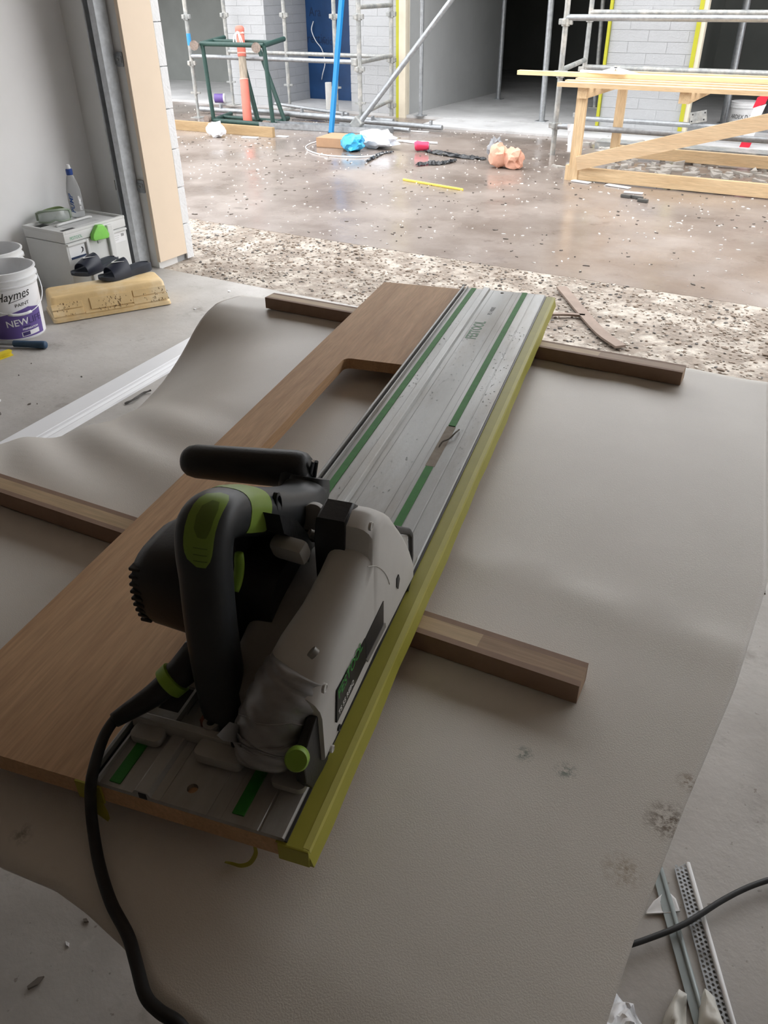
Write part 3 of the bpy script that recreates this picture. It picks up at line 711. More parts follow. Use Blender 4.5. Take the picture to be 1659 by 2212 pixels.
# main handle: grip swept in one plane
HWp = 0.088
ctr = [((498, 1562), 0.090, 0.016, 0.020), ((487, 1520), 0.090, 0.018, 0.022), ((470, 1440), 0.089, 0.0180, 0.0215), ((455, 1340), 0.088, 0.0175, 0.0215), ((446, 1250), 0.088, 0.0172, 0.0215), ((441, 1190), 0.088, 0.0180, 0.0225),
       ((446, 1138), 0.088, 0.0190, 0.0235), ((472, 1112), 0.088, 0.0205, 0.0235), ((515, 1104), 0.088, 0.0215, 0.0235), ((560, 1105), 0.088, 0.0225, 0.0240), ((605, 1104), 0.088, 0.0235, 0.0245), ((640, 1092), 0.088, 0.0230, 0.0245), ((662, 1062), 0.088, 0.0215, 0.0235), ((668, 1030), 0.088, 0.018, 0.021)]
hp = [sw(*c[0], c[1]) for c in ctr]
def resample(vals, k=5):
    n = len(vals); return [interp(range(n), vals, i/k) for i in range((n-1)*k+1)]
hpath = smooth_path(hp, 5); hra = resample([c[2] for c in ctr]); hrb = resample([c[3] for c in ctr])
def hsec(i, f=1.0, a0=0.0, a1=360.0, n=24, add=0.0):
    p, nrm, bb = HFR[i]; out = []
    for k in range(n + (0 if a1-a0 >= 360 else 1)):
        t = math.radians(a0+(a1-a0)*k/n); c, s = math.cos(t), math.sin(t); e = 2.7
        out.append(p + nrm*((hra[i]+add)*math.copysign(abs(c)**(2/e), c)) + bb*((hrb[i]+add)*math.copysign(abs(s)**(2/e), s)))
    return out
HFR = frames(hpath, Vector((0, -1, 0)))
obj('handle', loft(bmesh.new(), [hsec(i) for i in range(len(hpath))]), dark_shell, saw, smooth=55)
def cuff(name, i0, i1, a0, a1, mt, add=0.0012):
    bm = bmesh.new(); n = 20
    outer = [hsec(i, a0=a0, a1=a1, n=n, add=add if i0 < i < i1 else 0.0003) for i in range(i0, i1+1)]
    inner = [hsec(i, a0=a0, a1=a1, n=n, add=-0.002) for i in range(i0, i1+1)]
    loft(bm, [o+list(reversed(q)) for o, q in zip(outer, inner)])
    return obj(name, bm, mt, saw, smooth=50)
green_pad = M('green_switch', (0.235, 0.36, 0.055), 0.42, var=0.05)
cuff('switch_band', 37, 42, -85, 125, green_pad)
def pad_on(name, i0, i1, ac, ah, mt, add):
    """rounded pad lying on the handle surface"""
    bm = bmesh.new(); n = 12; rings = []; mid = (i0+i1)/2; half = (i1-i0)/2+0.15
    for i in range(i0, i1+1):
        f = max(0.12, (1-abs((i-mid)/half)**3.2))**0.5; a0, a1 = ac-ah*f, ac+ah*f
        rings.append(hsec(i, a0=a0, a1=a1, n=n, add=add*(0.6+0.4*f))+list(reversed(hsec(i, a0=a0, a1=a1, n=n, add=-0.002))))
    return obj(name, loft(bm, rings), mt, saw, smooth=50)
pad_on('lock_button', 24, 34, 14, 25, green_pad, 0.0018)
dip_shade_m = M('green_switch_shade', (0.14, 0.215, 0.035), 0.5)
pad_on('thumb_dip_shade', 28, 32, 14, 14, dip_shade_m, 0.0022)  # flush pad in darker green, painting the shade of a thumb hollow
for i in (25, 26, 27):
    obj('thumb_rib', tb(hsec(i, a0=2, a1=26, n=6, add=0.0021), 0.0004, n=5), dip_shade_m, saw)
trig = [sw(*q, 0.093) for q in [(516, 1195), (517, 1225), (513, 1255), (508, 1278)]]
obj('trigger', tb(smooth_path(trig, 3), [0.004, 0.0048, 0.005, 0.005, 0.005, 0.005, 0.0048, 0.0045, 0.004, 0.003], n=8, upv=Vector((1, 0, 0)), r2=0.004), lime, saw, smooth=True)
# inner face behind the grip: handle web down to the motor
obj('handle_web', prism([(p.y, p.z) for p in [sw(*q, 0.092) for q in [(520, 1130), (590, 1150), (585, 1260), (560, 1420), (555, 1540), (505, 1545), (520, 1400), (505, 1300), (540, 1215)]]], 0.062, 0.080, 'x'), black_plastic, saw)
# front grip tube lying across, with end bracket and hex key
ga, gb = su(418, 996, 0.318), su(640, 1014, 0.318)
gd = (gb-ga).normalized(); gl = [0, 0.003, 0.008, 0.016, 0.05, 0.11, 0.14, 0.165]; grr = [0.006, 0.0135, 0.0170, 0.0188, 0.0194, 0.0202, 0.0205, 0.0205]
gpts = [ga-gd*0.012+gd*x for x in gl if x < (gb-ga).length+0.012] + [gb, gb+gd*0.010, gb+gd*0.016]
obj('front_grip', tb(gpts, (grr[:len(gpts)-3]+[0.0205, 0.0185, 0.013]), n=22), black_plastic, saw, smooth=50)
obj('grip_neck', tb(smooth_path([gb+Vector((-0.004, -0.002, 0)), gb+Vector((0.004, -0.010, -0.014)), hp[-3]+Vector((0, 0.008, -0.004))], 4), [0.019]*8+[0.021], n=16), dark_shell, saw, smooth=50)
k0, k1 = su(678, 996, 0.318), su(661, 1056, 0.318)
obj('hex_key', tb([k0, k0.lerp(k1, 0.9), k1], 0.0026, n=10), chrome, saw, smooth=40)
obj('key_clip', tb([k0+Vector((0.003, 0, 0)), k0.lerp(k1, 0.5)+Vector((0.005, 0.001, 0)), k1+Vector((0.003, 0, -0.002))], 0.0022, n=8), black_plastic, saw, smooth=40)
e = sw(601, 1090, 0.110); obj('cable_eye', lathe([(0.0085, -0.003), (0.0085, 0.001), (0.0065, 0.0016), (0.0055, -0.002)], 18), black_plastic, saw, smooth=40).matrix_local = basis(e, (0, 0.8, 0), (0, 0, 1.4)) @ Matrix.Diagonal((0.7, 1.5, 1, 1))
# depth stop knob, arm and tab
kp = sw(627, 1186, 0.128)
obj('stop_knob', box(bmesh.new(), kp, (0.034, 0.016, 0.022), rx=0.35, rz=-0.12, bev=0.0055), knob_grey, saw, smooth=40)
obj('stop_arm', prism([(p.y, p.z) for p in [sw(*q, 0.122) for q in [(590, 1110), (625, 1118), (652, 1150), (662, 1180), (655, 1212), (640, 1208), (645, 1170), (600, 1150)]]], 0.112, 0.128, 'x'), black_plastic, saw)
tp_ = sw(679, 1128, 0.120)
obj('stop_tab', bevel_all(prism(rrect(-0.0105, -0.020, 0.0105, 0.020, 0.0098, 6), -0.004, 0.004, 'y'), 0.001), knob_grey, saw, smooth=40).matrix_local = Matrix.Translation(tp_) @ Matrix.Rotation(-0.25, 4, 'X')
obj('stop_screw', tb([sw(668, 1152, 0.126), sw(690, 1160, 0.134)], 0.0045, n=12), knob_grey, saw, smooth=40)
# front window bracket
br = [sw(*q, 0.190) for q in [(852, 1143), (882, 1148), (887, 1156), (888, 1200), (884, 1255), (879, 1276)]]
obj('front_bracket', tb(br, [0.003, 0.0030, 0.003, 0.0027, 0.0025, 0.002], n=8, upv=Vector((1, 0, 0)), r2=0.004), black_plastic, saw, smooth=40)
face_poly('splinter_insert', [(860, 1158), (880, 1156), (881, 1200), (876, 1275), (862, 1300), (868, 1200)], 0.000, shell, w=0.189)
# dust port wound with tape
pc = [((655, 1440), 0.168, 0.026), ((640, 1470), 0.164, 0.0285), ((620, 1508), 0.159, 0.0290), ((600, 1550), 0.153, 0.0290), ((587, 1585), 0.149, 0.0285), ((578, 1612), 0.147, 0.0260), ((573, 1636), 0.146, 0.022)]
pp = [sw(*c[0], c[1]) for c in pc]
path = smooth_path(pp, 5); rr_ = resample([c[2]*1.12 for c in pc])
bm = bmesh.new(); rings = []
for i, (p, a, b_) in enumerate(frames(path, EZ)):
    ring = []
    for k in range(36):
        t = k*2*math.pi/36
        wr = 0.0011*math.sin(i*1.5+3*math.sin(t)+t) + 0.0014*noise.noise(Vector((i*0.35, math.cos(t)*2.2, math.sin(t)*2.2)))*(1 if i > 6 else 0.3)
        ring.append(p + a*((rr_[i]+wr)*math.cos(t)) + b_*((rr_[i]+wr)*math.sin(t)))
    rings.append(ring)
inner = [[rings[-1][k].lerp(path[-1], 0.22) for k in range(36)], [rings[-1][k].lerp(path[-1], 0.3)+(path[-8]-path[-1])*0.9 for k in range(36)]]
loft(bm, rings+inner)
obj('taped_dust_port', bm, duct, saw, smooth=True)
# tape ridges wound round the port
for i0, ph in ((14, 0.3), (18, 0.9), (22, 1.5), (25, -0.4)):
    rp = []
    for k in range(25):
        t = k*2*math.pi/24; ii = min(len(path)-1, max(0, int(i0+3*math.sin(t+ph)))); p, a, b_ = frames(path, EZ)[ii]
        rp.append(p + a*((rr_[ii]+0.0007)*math.cos(t)) + b_*((rr_[ii]+0.0007)*math.sin(t)))
    obj('tape_ridge', tb(rp, 0.0008, n=5), duct, saw, smooth=True)
fl = [sw(*q, 0.128) for q in [(468, 1588), (495, 1560), (540, 1575), (560, 1600), (520, 1606), (480, 1600)]]
bm = bmesh.new(); lo = [bm.verts.new(p) for p in fl]; hi = [bm.verts.new(p+Vector((0.0006, 0, 0.0006))) for p in fl]
bm.faces.new(lo); bm.faces.new(list(reversed(hi)))
for i in range(6): bm.faces.new((lo[i], lo[(i+1) % 6], hi[(i+1) % 6], hi[i]))
obj('tape_tail', bm, duct, saw)
# tilt bracket with green knob at the rear
bk = [sw(*q, 0.188) for q in [(672, 1545), (690, 1538), (694, 1570), (700, 1655), (690, 1692), (664, 1700), (650, 1690), (642, 1640)]]
obj('tilt_bracket', bevel_all(prism([(p.y, max(p.z, 0.0015)) for p in bk], 0.184, 0.193, 'x'), 0.0015), black_plastic, saw)
kn_ = sw(640, 1643, 0.1905)
obj('knob_stem', tb([kn_+Vector((-0.001, 0.007, -0.0055)), kn_+Vector((-0.004, 0.028, -0.022))], 0.004, n=10), black_plastic, saw, smooth=40)
obj('tilt_bar', mm((0.110, 0.060, 0.012), (0.175, 0.072, 0.022), bev=0.002), black_plastic, saw)
kn = sw(640, 1643, 0.1905); toc = (Vector((0.386, -0.331, 0.568))-kn); ax = Vector((0.25, -0.75, 0.6)).normalized()
o = obj('tilt_knob', lathe([(0.0085, -0.012), (0.0098, -0.010), (0.0098, -0.002), (0.0085, 0.0)], 24), M('green_knob', (0.24, 0.40, 0.05), 0.45), saw, smooth=40)
xx = ax.cross(EZ).normalized(); o.matrix_local = basis(kn, xx, ax.cross(xx))
# cord: plug, green ring, sleeve and lead hanging off the table
c0 = [((418, 1418), 0.062), ((398, 1447), 0.054), ((372, 1470), 0.046), ((330, 1503), 0.038), ((285, 1532), 0.030), ((247, 1556), 0.024)]
cp = [sz(*q, z) for q, z in c0]
obj('cord_plug', tb([cp[0]+Vector((0.02, 0.005, 0.006)), cp[0], cp[1], cp[1].lerp(cp[2], 0.6)], [0.015, 0.0150, 0.0148, 0.0140], n=16), black_plastic, saw, smooth=40)
d = (cp[2]-cp[1]).normalized()
obj('cord_ring', tb([cp[2]-d*0.006, cp[2]-d*0.005, cp[2]+d*0.005, cp[2]+d*0.006], [0.015, 0.0165, 0.0160, 0.0145], n=20), lime, saw, smooth=40)
obj('cord_sleeve', tb(smooth_path(cp[2:], 4), [0.0125-0.0055*i/12 for i in range(13)], n=14), black_plastic, saw, smooth=True)
lead = [cp[-2].lerp(cp[-1], 0.6), cp[-1], sz(225, 1590, 0.020), sz(208, 1640, 0.017), sz(197, 1690, 0.010)]
for q, z_ in [((196, 1735), -0.022), ((201, 1790), -0.041), ((215, 1870), -0.0460), ((240, 1950), -0.0465), ((276, 2020), -0.0475), ((294, 2080), -0.0480), ((314, 2150), -0.0485), ((345, 2185), -0.0495), ((395, 2222), -0.051)]:
    lead.append(sz(*q, z_))
e_ = lead[-1]; lead += [e_+Vector((0.03, -0.02, -0.012)), e_+Vector((0.055, -0.05, -0.06)), e_+Vector((0.06, -0.06, -0.20)), e_+Vector((0.06, -0.06, -0.50)), e_+Vector((0.08, -0.05, -0.65)), e_+Vector((0.16, 0.0, -0.675)), e_+Vector((0.30, 0.15, -0.676)), e_+Vector((0.38, 0.40, -0.676))]
obj('power_cord', tb(smooth_path(lead, 6), 0.0050, n=12), M('cord_rubber', (0.015, 0.015, 0.015), 0.55, var=0.1), saw, smooth=True)

# ------------------------------------------------------------------ left of the table: wall track, tool case, buckets, sandals
def bthing(name, label, cat, a, b, z=0.0, rz=0.0, group=None): return thing(name, label, cat, B(a, b, z), ANG+rz, group)
# garage-door track fixed to the front wall
trk = bthing('door_track', 'galvanised steel door track standing on the nib wall with two brackets', 'door track', -3.447, 3.112)
tprof = [(-0.030, -0.045), (-0.024, -0.045), (-0.024, 0.040), (0.024, 0.040), (0.024, -0.030), (0.010, -0.045), (0.010, -0.049), (0.029, -0.031), (0.029, 0.045), (-0.030, 0.045)]
track_m = M('track_zinc', (0.50, 0.53, 0.56), 0.4, 0.25, 0.18, 30, rvar=0.1)
obj('channel', prism(tprof, 0.0, 2.84, 'z'), track_m, trk)
obj('rolled_lip', tb([(-0.027, -0.046, 0.0), (-0.027, -0.046, 2.84)], 0.0045, n=8), track_m, trk, smooth=True)
for z in (0.43, 1.02, 1.62, 2.3):
    br_ = obj('bracket', bevel_all(prism(rrect(0.034, z-0.032, 0.082, z+0.032, 0.008), 0.043, 0.047, 'y'), 0.001), galv, trk)
    obj('bracket_rib', bx((0.060, 0.041, z), (0.030, 0.006, 0.030), bev=0.002), galv, br_)
    obj('bolt', tb([(0.054, 0.043, z), (0.054, 0.033, z)], 0.007, n=6), galv_old, br_)
    obj('bracket_arm', mm((0.026, 0.041, z-0.022), (0.040, 0.047, z+0.022)), galv, trk)
obj('latch', mm((-0.036, -0.048, 0.42), (-0.030, -0.030, 0.47)), black_plastic, trk)

# tool case
grey_case = M('case_grey', (0.66, 0.67, 0.66), 0.45, var=0.03)
case_in = M('case_recess_grey', (0.55, 0.56, 0.56), 0.5, var=0.03)
a0, b0 = -3.39, 2.60
sysc = bthing('tool_case', 'light grey stackable plastic tool case with green catch by the wall', 'tool case', a0, b0, 0, 0.0)
Dp, Wd, Hh = 0.30, 0.40, 0.315
obj('body', bevel_all(mm((-Dp, 0, 0), (0, Wd, Hh-0.058)), 0.006), grey_case, sysc, smooth=40)
lid = obj('lid', bevel_all(mm((-Dp-0.002, -0.002, Hh-0.056), (0.003, Wd+0.002, Hh-0.012)), 0.006), grey_case, sysc, smooth=40)
for y0, y1, x0, x1 in ((-0.002, 0.012, -Dp-0.002, 0.003), (Wd-0.010, Wd+0.002, -Dp-0.002, 0.003), (0.012, Wd-0.010, -0.014, 0.003), (0.012, Wd-0.010, -Dp-0.002, -Dp+0.012)):
    obj('rim', mm((x0, y0, Hh-0.013), (x1, y1, Hh), bev=0.002), grey_case, lid)
obj('handle_well', mm((-Dp*0.75, 0.10, Hh-0.0125), (-Dp*0.25, 0.30, Hh-0.0105)), case_in, lid)
obj('lid_handle', tb([(-Dp*0.5, 0.085, Hh-0.008), (-Dp*0.5, 0.10, Hh-0.003), (-Dp*0.5, 0.30, Hh-0.003), (-Dp*0.5, 0.315, Hh-0.008)], 0.007, n=8), grey_case, lid, smooth=True)
obj('lid_pocket', mm((-0.075, 0.03, Hh-0.0125), (-0.03, 0.12, Hh-0.0108)), black_plastic, lid)
obj('lid_pocket', mm((-0.27, 0.03, Hh-0.0125), (-0.22, 0.10, Hh-0.0108)), black_plastic, lid)
for y in (0.118, 0.262): obj('front_rib', mm((0.0, y, 0.005), (0.014, y+0.016, Hh-0.06), bev=0.003), grey_case, sysc)
obj('front_rib', mm((0.0, 0.262, 0.005), (0.020, 0.300, Hh-0.02), bev=0.006), grey_case, sysc)
obj('front_ledge', mm((0.0, 0.004, Hh-0.070), (0.012, 0.130, Hh-0.060), bev=0.002), grey_case, sysc)
obj('front_ledge', mm((0.0, 0.290, Hh-0.070), (0.012, 0.396, Hh-0.060), bev=0.002), grey_case, sysc)
obj('catch', bevel_all(prism([(0.158, Hh-0.075), (0.252, Hh-0.080), (0.262, Hh-0.062), (0.248, Hh-0.030), (0.232, Hh-0.008), (0.196, Hh-0.004), (0.160, Hh-0.040), (0.152, Hh-0.060)], 0.004, 0.030, 'x'), 0.006, 3), M('case_green_catch', (0.22, 0.60, 0.10), 0.4), sysc, smooth=40)
obj('keyhole', mm((0.0, 0.198, Hh-0.098), (0.006, 0.212, Hh-0.082), bev=0.001), case_in, sysc)
paper = M('paper_label', (0.82, 0.83, 0.84), 0.5, var=0.02)
navy = M('print_navy', (0.03, 0.05, 0.11), 0.5); printg = M('print_green', (0.06, 0.33, 0.16), 0.5); printk = M('print_black', (0.03, 0.03, 0.03), 0.5)
lb = obj('label_card', mm((0.0, 0.012, Hh-0.140), (0.0016, 0.112, Hh-0.078)), paper, sysc)
obj('card_stripe', mm((0.0016, 0.016, Hh-0.139), (0.0020, 0.111, Hh-0.128)), navy, lb)
obj('card_mark', prism([(0.080, Hh-0.120), (0.098, Hh-0.112), (0.102, Hh-0.098), (0.094, Hh-0.088), (0.088, Hh-0.092), (0.094, Hh-0.100), (0.090, Hh-0.110)], 0.0016, 0.0020, 'x'), printk, lb)
lb2 = obj('label_card', mm((0.0, 0.308, Hh-0.125), (0.0016, 0.385, Hh-0.076)), paper, sysc)
for i in range(5): obj('bar', mm((0.0016, 0.358+i*0.0042, Hh-0.098), (0.0020, 0.360+i*0.0042, Hh-0.084)), printk, lb2)
for i in range(3): obj('print_line', mm((0.0016, 0.314, Hh-0.092-i*0.010), (0.0020, 0.345-0.004*i, Hh-0.0895-i*0.010)), case_in, lb2)
text('lettering', 'FESTOOL', 0.021, printg, lid, basis((0.0032, 0.030, Hh-0.045), (0, 1, 0), (0, 0, 1)), sx=0.9)

# bottle on the case
pet = M('clear_bottle', (0.95, 0.97, 0.99), 0.03, trans=0.97, var=0.0, ior=1.10)
bp_ = ab(170, 466, Hh); bot = bthing('water_bottle', 'clear sports water bottle with a blue cap standing on the tool case', 'bottle', bp_.x, bp_.y, Hh-0.0095)
body = obj('bottle_body', lathe([(0.004, 0.004), (0.026, 0.002), (0.034, 0.008), (0.0355, 0.03), (0.0345, 0.06), (0.036, 0.085), (0.0355, 0.135), (0.031, 0.155), (0.026, 0.178), (0.0165, 0.208), (0.0135, 0.216)], 28), pet, bot, smooth=True)
obj('cap', lathe([(0.0155, 0.212), (0.0165, 0.214), (0.0165, 0.238), (0.013, 0.241)], 20), M('bottle_blue_cap', (0.02, 0.06, 0.26), 0.4), bot, smooth=40)
obj('spout', lathe([(0.0105, 0.240), (0.0115, 0.248), (0.009, 0.254), (0.0095, 0.259), (0.005, 0.262)], 16), white_plastic, bot, smooth=40)
def wrapv(R_, ang0, z0):      # letters running up the bottle
    return lambda q: Vector(((R_+q.z)*math.cos(ang0+q.y/R_), (R_+q.z)*math.sin(ang0+q.y/R_), z0+q.x))
cam_dir = math.atan2(-bp_.y, -bp_.x)
text('lettering', 'PUMP', 0.030, M('bottle_blue_print', (0.05, 0.12, 0.36), 0.4), bot, None, warp=lambda q: wrapv(0.0366, cam_dir-0.30, 0.030)(Vector((q.x, -q.y, q.z))), sx=1.25, bold=0.0006, shear=0.25)
text('lettering', 'PUMP', 0.022, white_plastic, bot, None, warp=lambda q: wrapv(0.0366, cam_dir+0.85, 0.040)(Vector((q.x, -q.y, q.z))), sx=1.25, bold=0.0006, shear=0.25)

# safety goggles
gp = ab(120, 478, Hh); gog = bthing('safety_goggles', 'clear safety goggles with green-grey frame lying on the tool case', 'goggles', gp.x, gp.y, Hh-0.0105, 1.0)
gclear = M('goggle_clear', (0.66, 0.70, 0.67), 0.08, trans=0.65, var=0.05); gframe = M('goggle_frame', (0.30, 0.36, 0.28), 0.35, var=0.1); gstrap = M('goggle_strap', (0.26, 0.36, 0.16), 0.7)
bm = bmesh.new(); rings = []
for i in range(17):
    t = -1.15 + 2.3*i/16; x = 0.080*math.sin(t); y = -0.060*math.cos(t)+0.04; dip = 0.012*math.exp(-(t/0.22)**2)
    h = 0.058*(1-0.25*(abs(t)/1.15)**3)
    rings.append([Vector((x, y, 0.010+dip)), Vector((x*1.05, y*1.05-0.006, 0.010+h*0.5)), Vector((x, y+0.004, 0.010+h)), Vector((x*0.97, y+0.007, 0.010+h)), Vector((x*1.0, y+0.001, 0.010+h*0.5)), Vector((x*0.97, y+0.005, 0.010+dip))])
obj('lens', loft(bm, rings), gclear, gog, smooth=40)
for zi, nm in ((0.010, 'lower_frame'), (0.067, 'upper_frame')):
    fp = []
    for i in range(13):
        t = -1.2+2.4*i/12; fp.append(Vector((0.083*math.sin(t), -0.060*math.cos(t)+0.044, zi+(0.012*math.exp(-(t/0.22)**2) if zi < 0.03 else -0.012*(abs(t)/1.2)**3))))
    obj(nm, tb(fp, 0.0055, n=8), gframe, gog, smooth=True)
for s_ in (-1, 1): obj('side_piece', bx((s_*0.080, 0.030, 0.036), (0.012, 0.022, 0.040), rz=0.3*s_, bev=0.004), gframe, gog)
obj('strap', tb(smooth_path([(-0.082, 0.035, 0.036), (-0.07, 0.075, 0.040), (-0.02, 0.095, 0.052), (0.04, 0.085, 0.060), (0.078, 0.05, 0.045), (0.082, 0.035, 0.036)], 4), 0.0016, n=6, upv=EZ, r2=0.001), gstrap, gog)
obj('strap_band', loft(bmesh.new(), [[p+Vector((0, 0, -0.010)), p+Vector((0, 0, 0.010)), p+Vector((0, 0.0015, 0.010)), p+Vector((0, 0.0015, -0.010))] for p in smooth_path([(-0.084, 0.035, 0.036), (-0.075, 0.080, 0.034), (-0.02, 0.100, 0.045), (0.045, 0.090, 0.052), (0.083, 0.035, 0.036)], 5)]), gstrap, gog)

# buckets
def bucket(a, b, label, full):
    t = bthing('paint_bucket', label, 'bucket', a, b, 0, 0.0, 'white paint buckets by the wall')
    r0, r1, h = 0.132, 0.150, 0.375
    rr = lambda z: r0+(r1-r0)*z/h
    bm = lathe([(0.02, 0.006), (r0-0.004, 0.0), (r0, 0.006), (rr(0.29), 0.29), (rr(0.295)+0.006, 0.296), (rr(0.302)+0.006, 0.302), (rr(0.305), 0.306), (rr(0.328), 0.328), (rr(0.33)+0.008, 0.331), (rr(0.338)+0.008, 0.338), (rr(0.34)+0.001, 0.342), (r1, 0.366), (r1+0.006, 0.368), (r1+0.006, h), (r1-0.002, h+0.002), (r1-0.006, h-0.004), (r1-0.010, 0.30), (r0-0.006, 0.02), (0.02, 0.016)], 44)
    obj('pail', bm, white_plastic, t, smooth=40)
    for s_ in (1, -1):
        an = cam_a + (math.pi/2)*s_ + (0.25 if s_ > 0 else 0.25)
        c_ = Vector((math.cos(an), math.sin(an), 0)); obj('handle_boss', tb([c_*(rr(0.317)-0.002)+EZ*0.317, c_*(rr(0.317)+0.012)+EZ*0.317], 0.014, n=14), white_plastic, t, smooth=40)
    if not full: return t
    wire = []
    for i in range(25):
        q = cam_a + 0.25 + math.pi/2 - math.pi*i/24; k = math.sin(math.pi*i/24)
        z = 0.317 - 0.160*k**0.8; R_ = rr(z)+0.010+0.016*k
        wire.append(Vector((R_*math.cos(q), R_*math.sin(q), z)))
    obj('wire_handle', tb(wire, 0.0024, n=8), M('bucket_wire', (0.75, 0.76, 0.78), 0.35, 0.4), t, smooth=True)
    obj('handle_grip', tb(wire[10:16], 0.0075, n=10), white_plastic, t, smooth=True)
    def band(nm, lo, hi, off, mt, th0, th1, n=40):
        bm = bmesh.new(); rings = []
        for i in range(n+1):
            th = th0+(th1-th0)*i/n; f = i/n; q = cam_a+th; z0, z1 = lo(f), hi(f); ring = []
            for z, o_ in ((z0, 0.0003), (z0, off), ((z0+z1)/2, off), (z1, off), (z1, 0.0003)):
                R_ = rr(z)+o_; ring.append(Vector((R_*math.cos(q), R_*math.sin(q), z)))
            rings.append(ring)
        return obj(nm, loft(bm, rings), mt, t, smooth=40)
    purple = M('bucket_purple', (0.135, 0.088, 0.30), 0.4, var=0.03)
    band('white_label', lambda f: 0.012, lambda f: 0.286, 0.0009, M('bucket_label_white', (0.84, 0.84, 0.86), 0.4, var=0.02), -1.5, 1.35)
    pb = band('purple_label', lambda f: 0.016, lambda f: 0.115+0.085*f-0.035*max(0, f-0.8)/0.2, 0.0013, purple, -1.45, 1.02)
    def tw(th0, z0, off=0.0016, slope=0.0):
        def f(q):
            z = z0+q.y+slope*q.x; R_ = rr(z)+off+q.z; th = cam_a+th0+q.x/R_; return Vector((R_*math.cos(th), R_*math.sin(th), z))
        return f
    wtx = M('bucket_white_print', (0.86, 0.86, 0.88), 0.4, var=0.02); pk = M('bucket_black_print', (0.02, 0.02, 0.02), 0.4); pn = M('bucket_deep_purple', (0.05, 0.035, 0.14), 0.4)
    text('lettering', 'Haymes', 0.066, pk, t, None, warp=tw(-0.46, 0.226, slope=0.10), shear=0.35, sx=0.78)
    text('lettering', 'PAINT', 0.026, pk, t, None, warp=tw(0.10, 0.190, slope=0.12), sx=1.0)
    text('lettering', 'NEW', 0.052, wtx, pb, None, warp=tw(-0.34, 0.084, 0.0020, 0.06), sx=0.90, bold=0.0005)
    text('lettering', 'LIFE', 0.052, pn, pb, None, warp=tw(0.42, 0.090, 0.0020, 0.02), sx=0.9)
    text('lettering', 'PREPARATION', 0.0135, wtx, pb, None, warp=tw(0.16, 0.058, 0.0020, 0.04), sx=0.95, bold=0.0003)
    band('print_box', lambda f: 0.022+0.006*f, lambda f: 0.047+0.006*f, 0.0018, wtx, 0.10, 0.78, 12)
    band('print_box', lambda f: 0.025+0.003*f, lambda f: 0.045+0.003*f, 0.0022, pn, 0.13, 0.40, 8)
    band('print_box', lambda f: 0.072, lambda f: 0.080, 0.0022, pn, 0.20, 0.46, 8)
    band('underline', lambda f: 0.218+0.02*f, lambda f: 0.2205+0.02*f, 0.0018, pk, -0.05, 0.55, 12)
    return t
cam_a = math.atan2(-2.1, 3.21)
bk1 = bucket(-3.215, 2.105, 'white paint bucket with a purple label beside the yellow step block', True)
bk2 = bucket(-3.50, 2.262, 'empty white bucket behind the purple-labelled bucket, showing only its rim', False)

for k in (bk1, bk2): k.scale = (0.915, 0.915, 0.80)
# yellow plastic step block
stp = bthing('step_block', 'yellow plastic step block on the floor with sandals on it', 'step block', -3.004, 2.494, 0, math.atan2(0.515, 0.302))
ym = M('worn_yellow_plastic', (0.72, 0.52, 0.26), 0.55, var=0.10, scale=10, col2=(0.80, 0.66, 0.44), c2scale=4, bump=0.1, bscale=40)
Ls, Ws, hs = 0.562, 0.235, 0.118
bm = bmesh.new()
def ringat(z, i, w0):
    r = rrect(-Ls/2+i, 0.0+w0, Ls/2-i, Ws-w0, 0.018, 4); return [Vector((x, y, z)) for x, y in r]
loft(bm, [ringat(0.004, 0.0, 0.0), ringat(0.020, 0.003, 0.002), ringat(0.024, 0.008, 0.006), ringat(0.104, 0.014, 0.030), ringat(0.114, 0.018, 0.034), ringat(hs, 0.024, 0.040)])
obj('block', bm, ym, stp, smooth=35)
# raised panels on the sloping front
tilt = math.atan2(0.024, 0.076)
for x0, x1, z0, z1 in ((-0.275, -0.135, 0.030, 0.056), (-0.275, -0.135, 0.060, 0.086), (-0.10, 0.10, 0.040, 0.092), (0.10, 0.27, 0.030, 0.060), (0.105, 0.265, 0.064, 0.094), (-0.13, 0.10, 0.026, 0.036)):
    yc = 0.0030+0.024*((z0+z1)/2-0.024)/0.076
    obj('panel', box(bmesh.new(), ((x0+x1)/2, yc, (z0+z1)/2), (x1-x0, 0.004, z1-z0), rx=-tilt, bev=0.0012), ym, stp)
rgx = random.Random(3); bm = bmesh.new()
for i in range(120):
    x = rgx.gauss(rgx.choice((-0.2, 0.0, 0.02, 0.22)), 0.035); z = rgx.uniform(0.03, 0.088); y = 0.0008+0.024*(z-0.024)/0.076
    box(bm, (max(-0.27, min(0.27, x)), y, z), (rgx.uniform(0.001, 0.003), 0.0012, rgx.uniform(0.002, 0.009)), ry=rgx.uniform(-0.4, 0.4), rx=-tilt)
o = obj('scuffs', bm, M('scuff_brown', (0.16, 0.10, 0.05), 0.8), stp); o['kind'] = 'stuff'

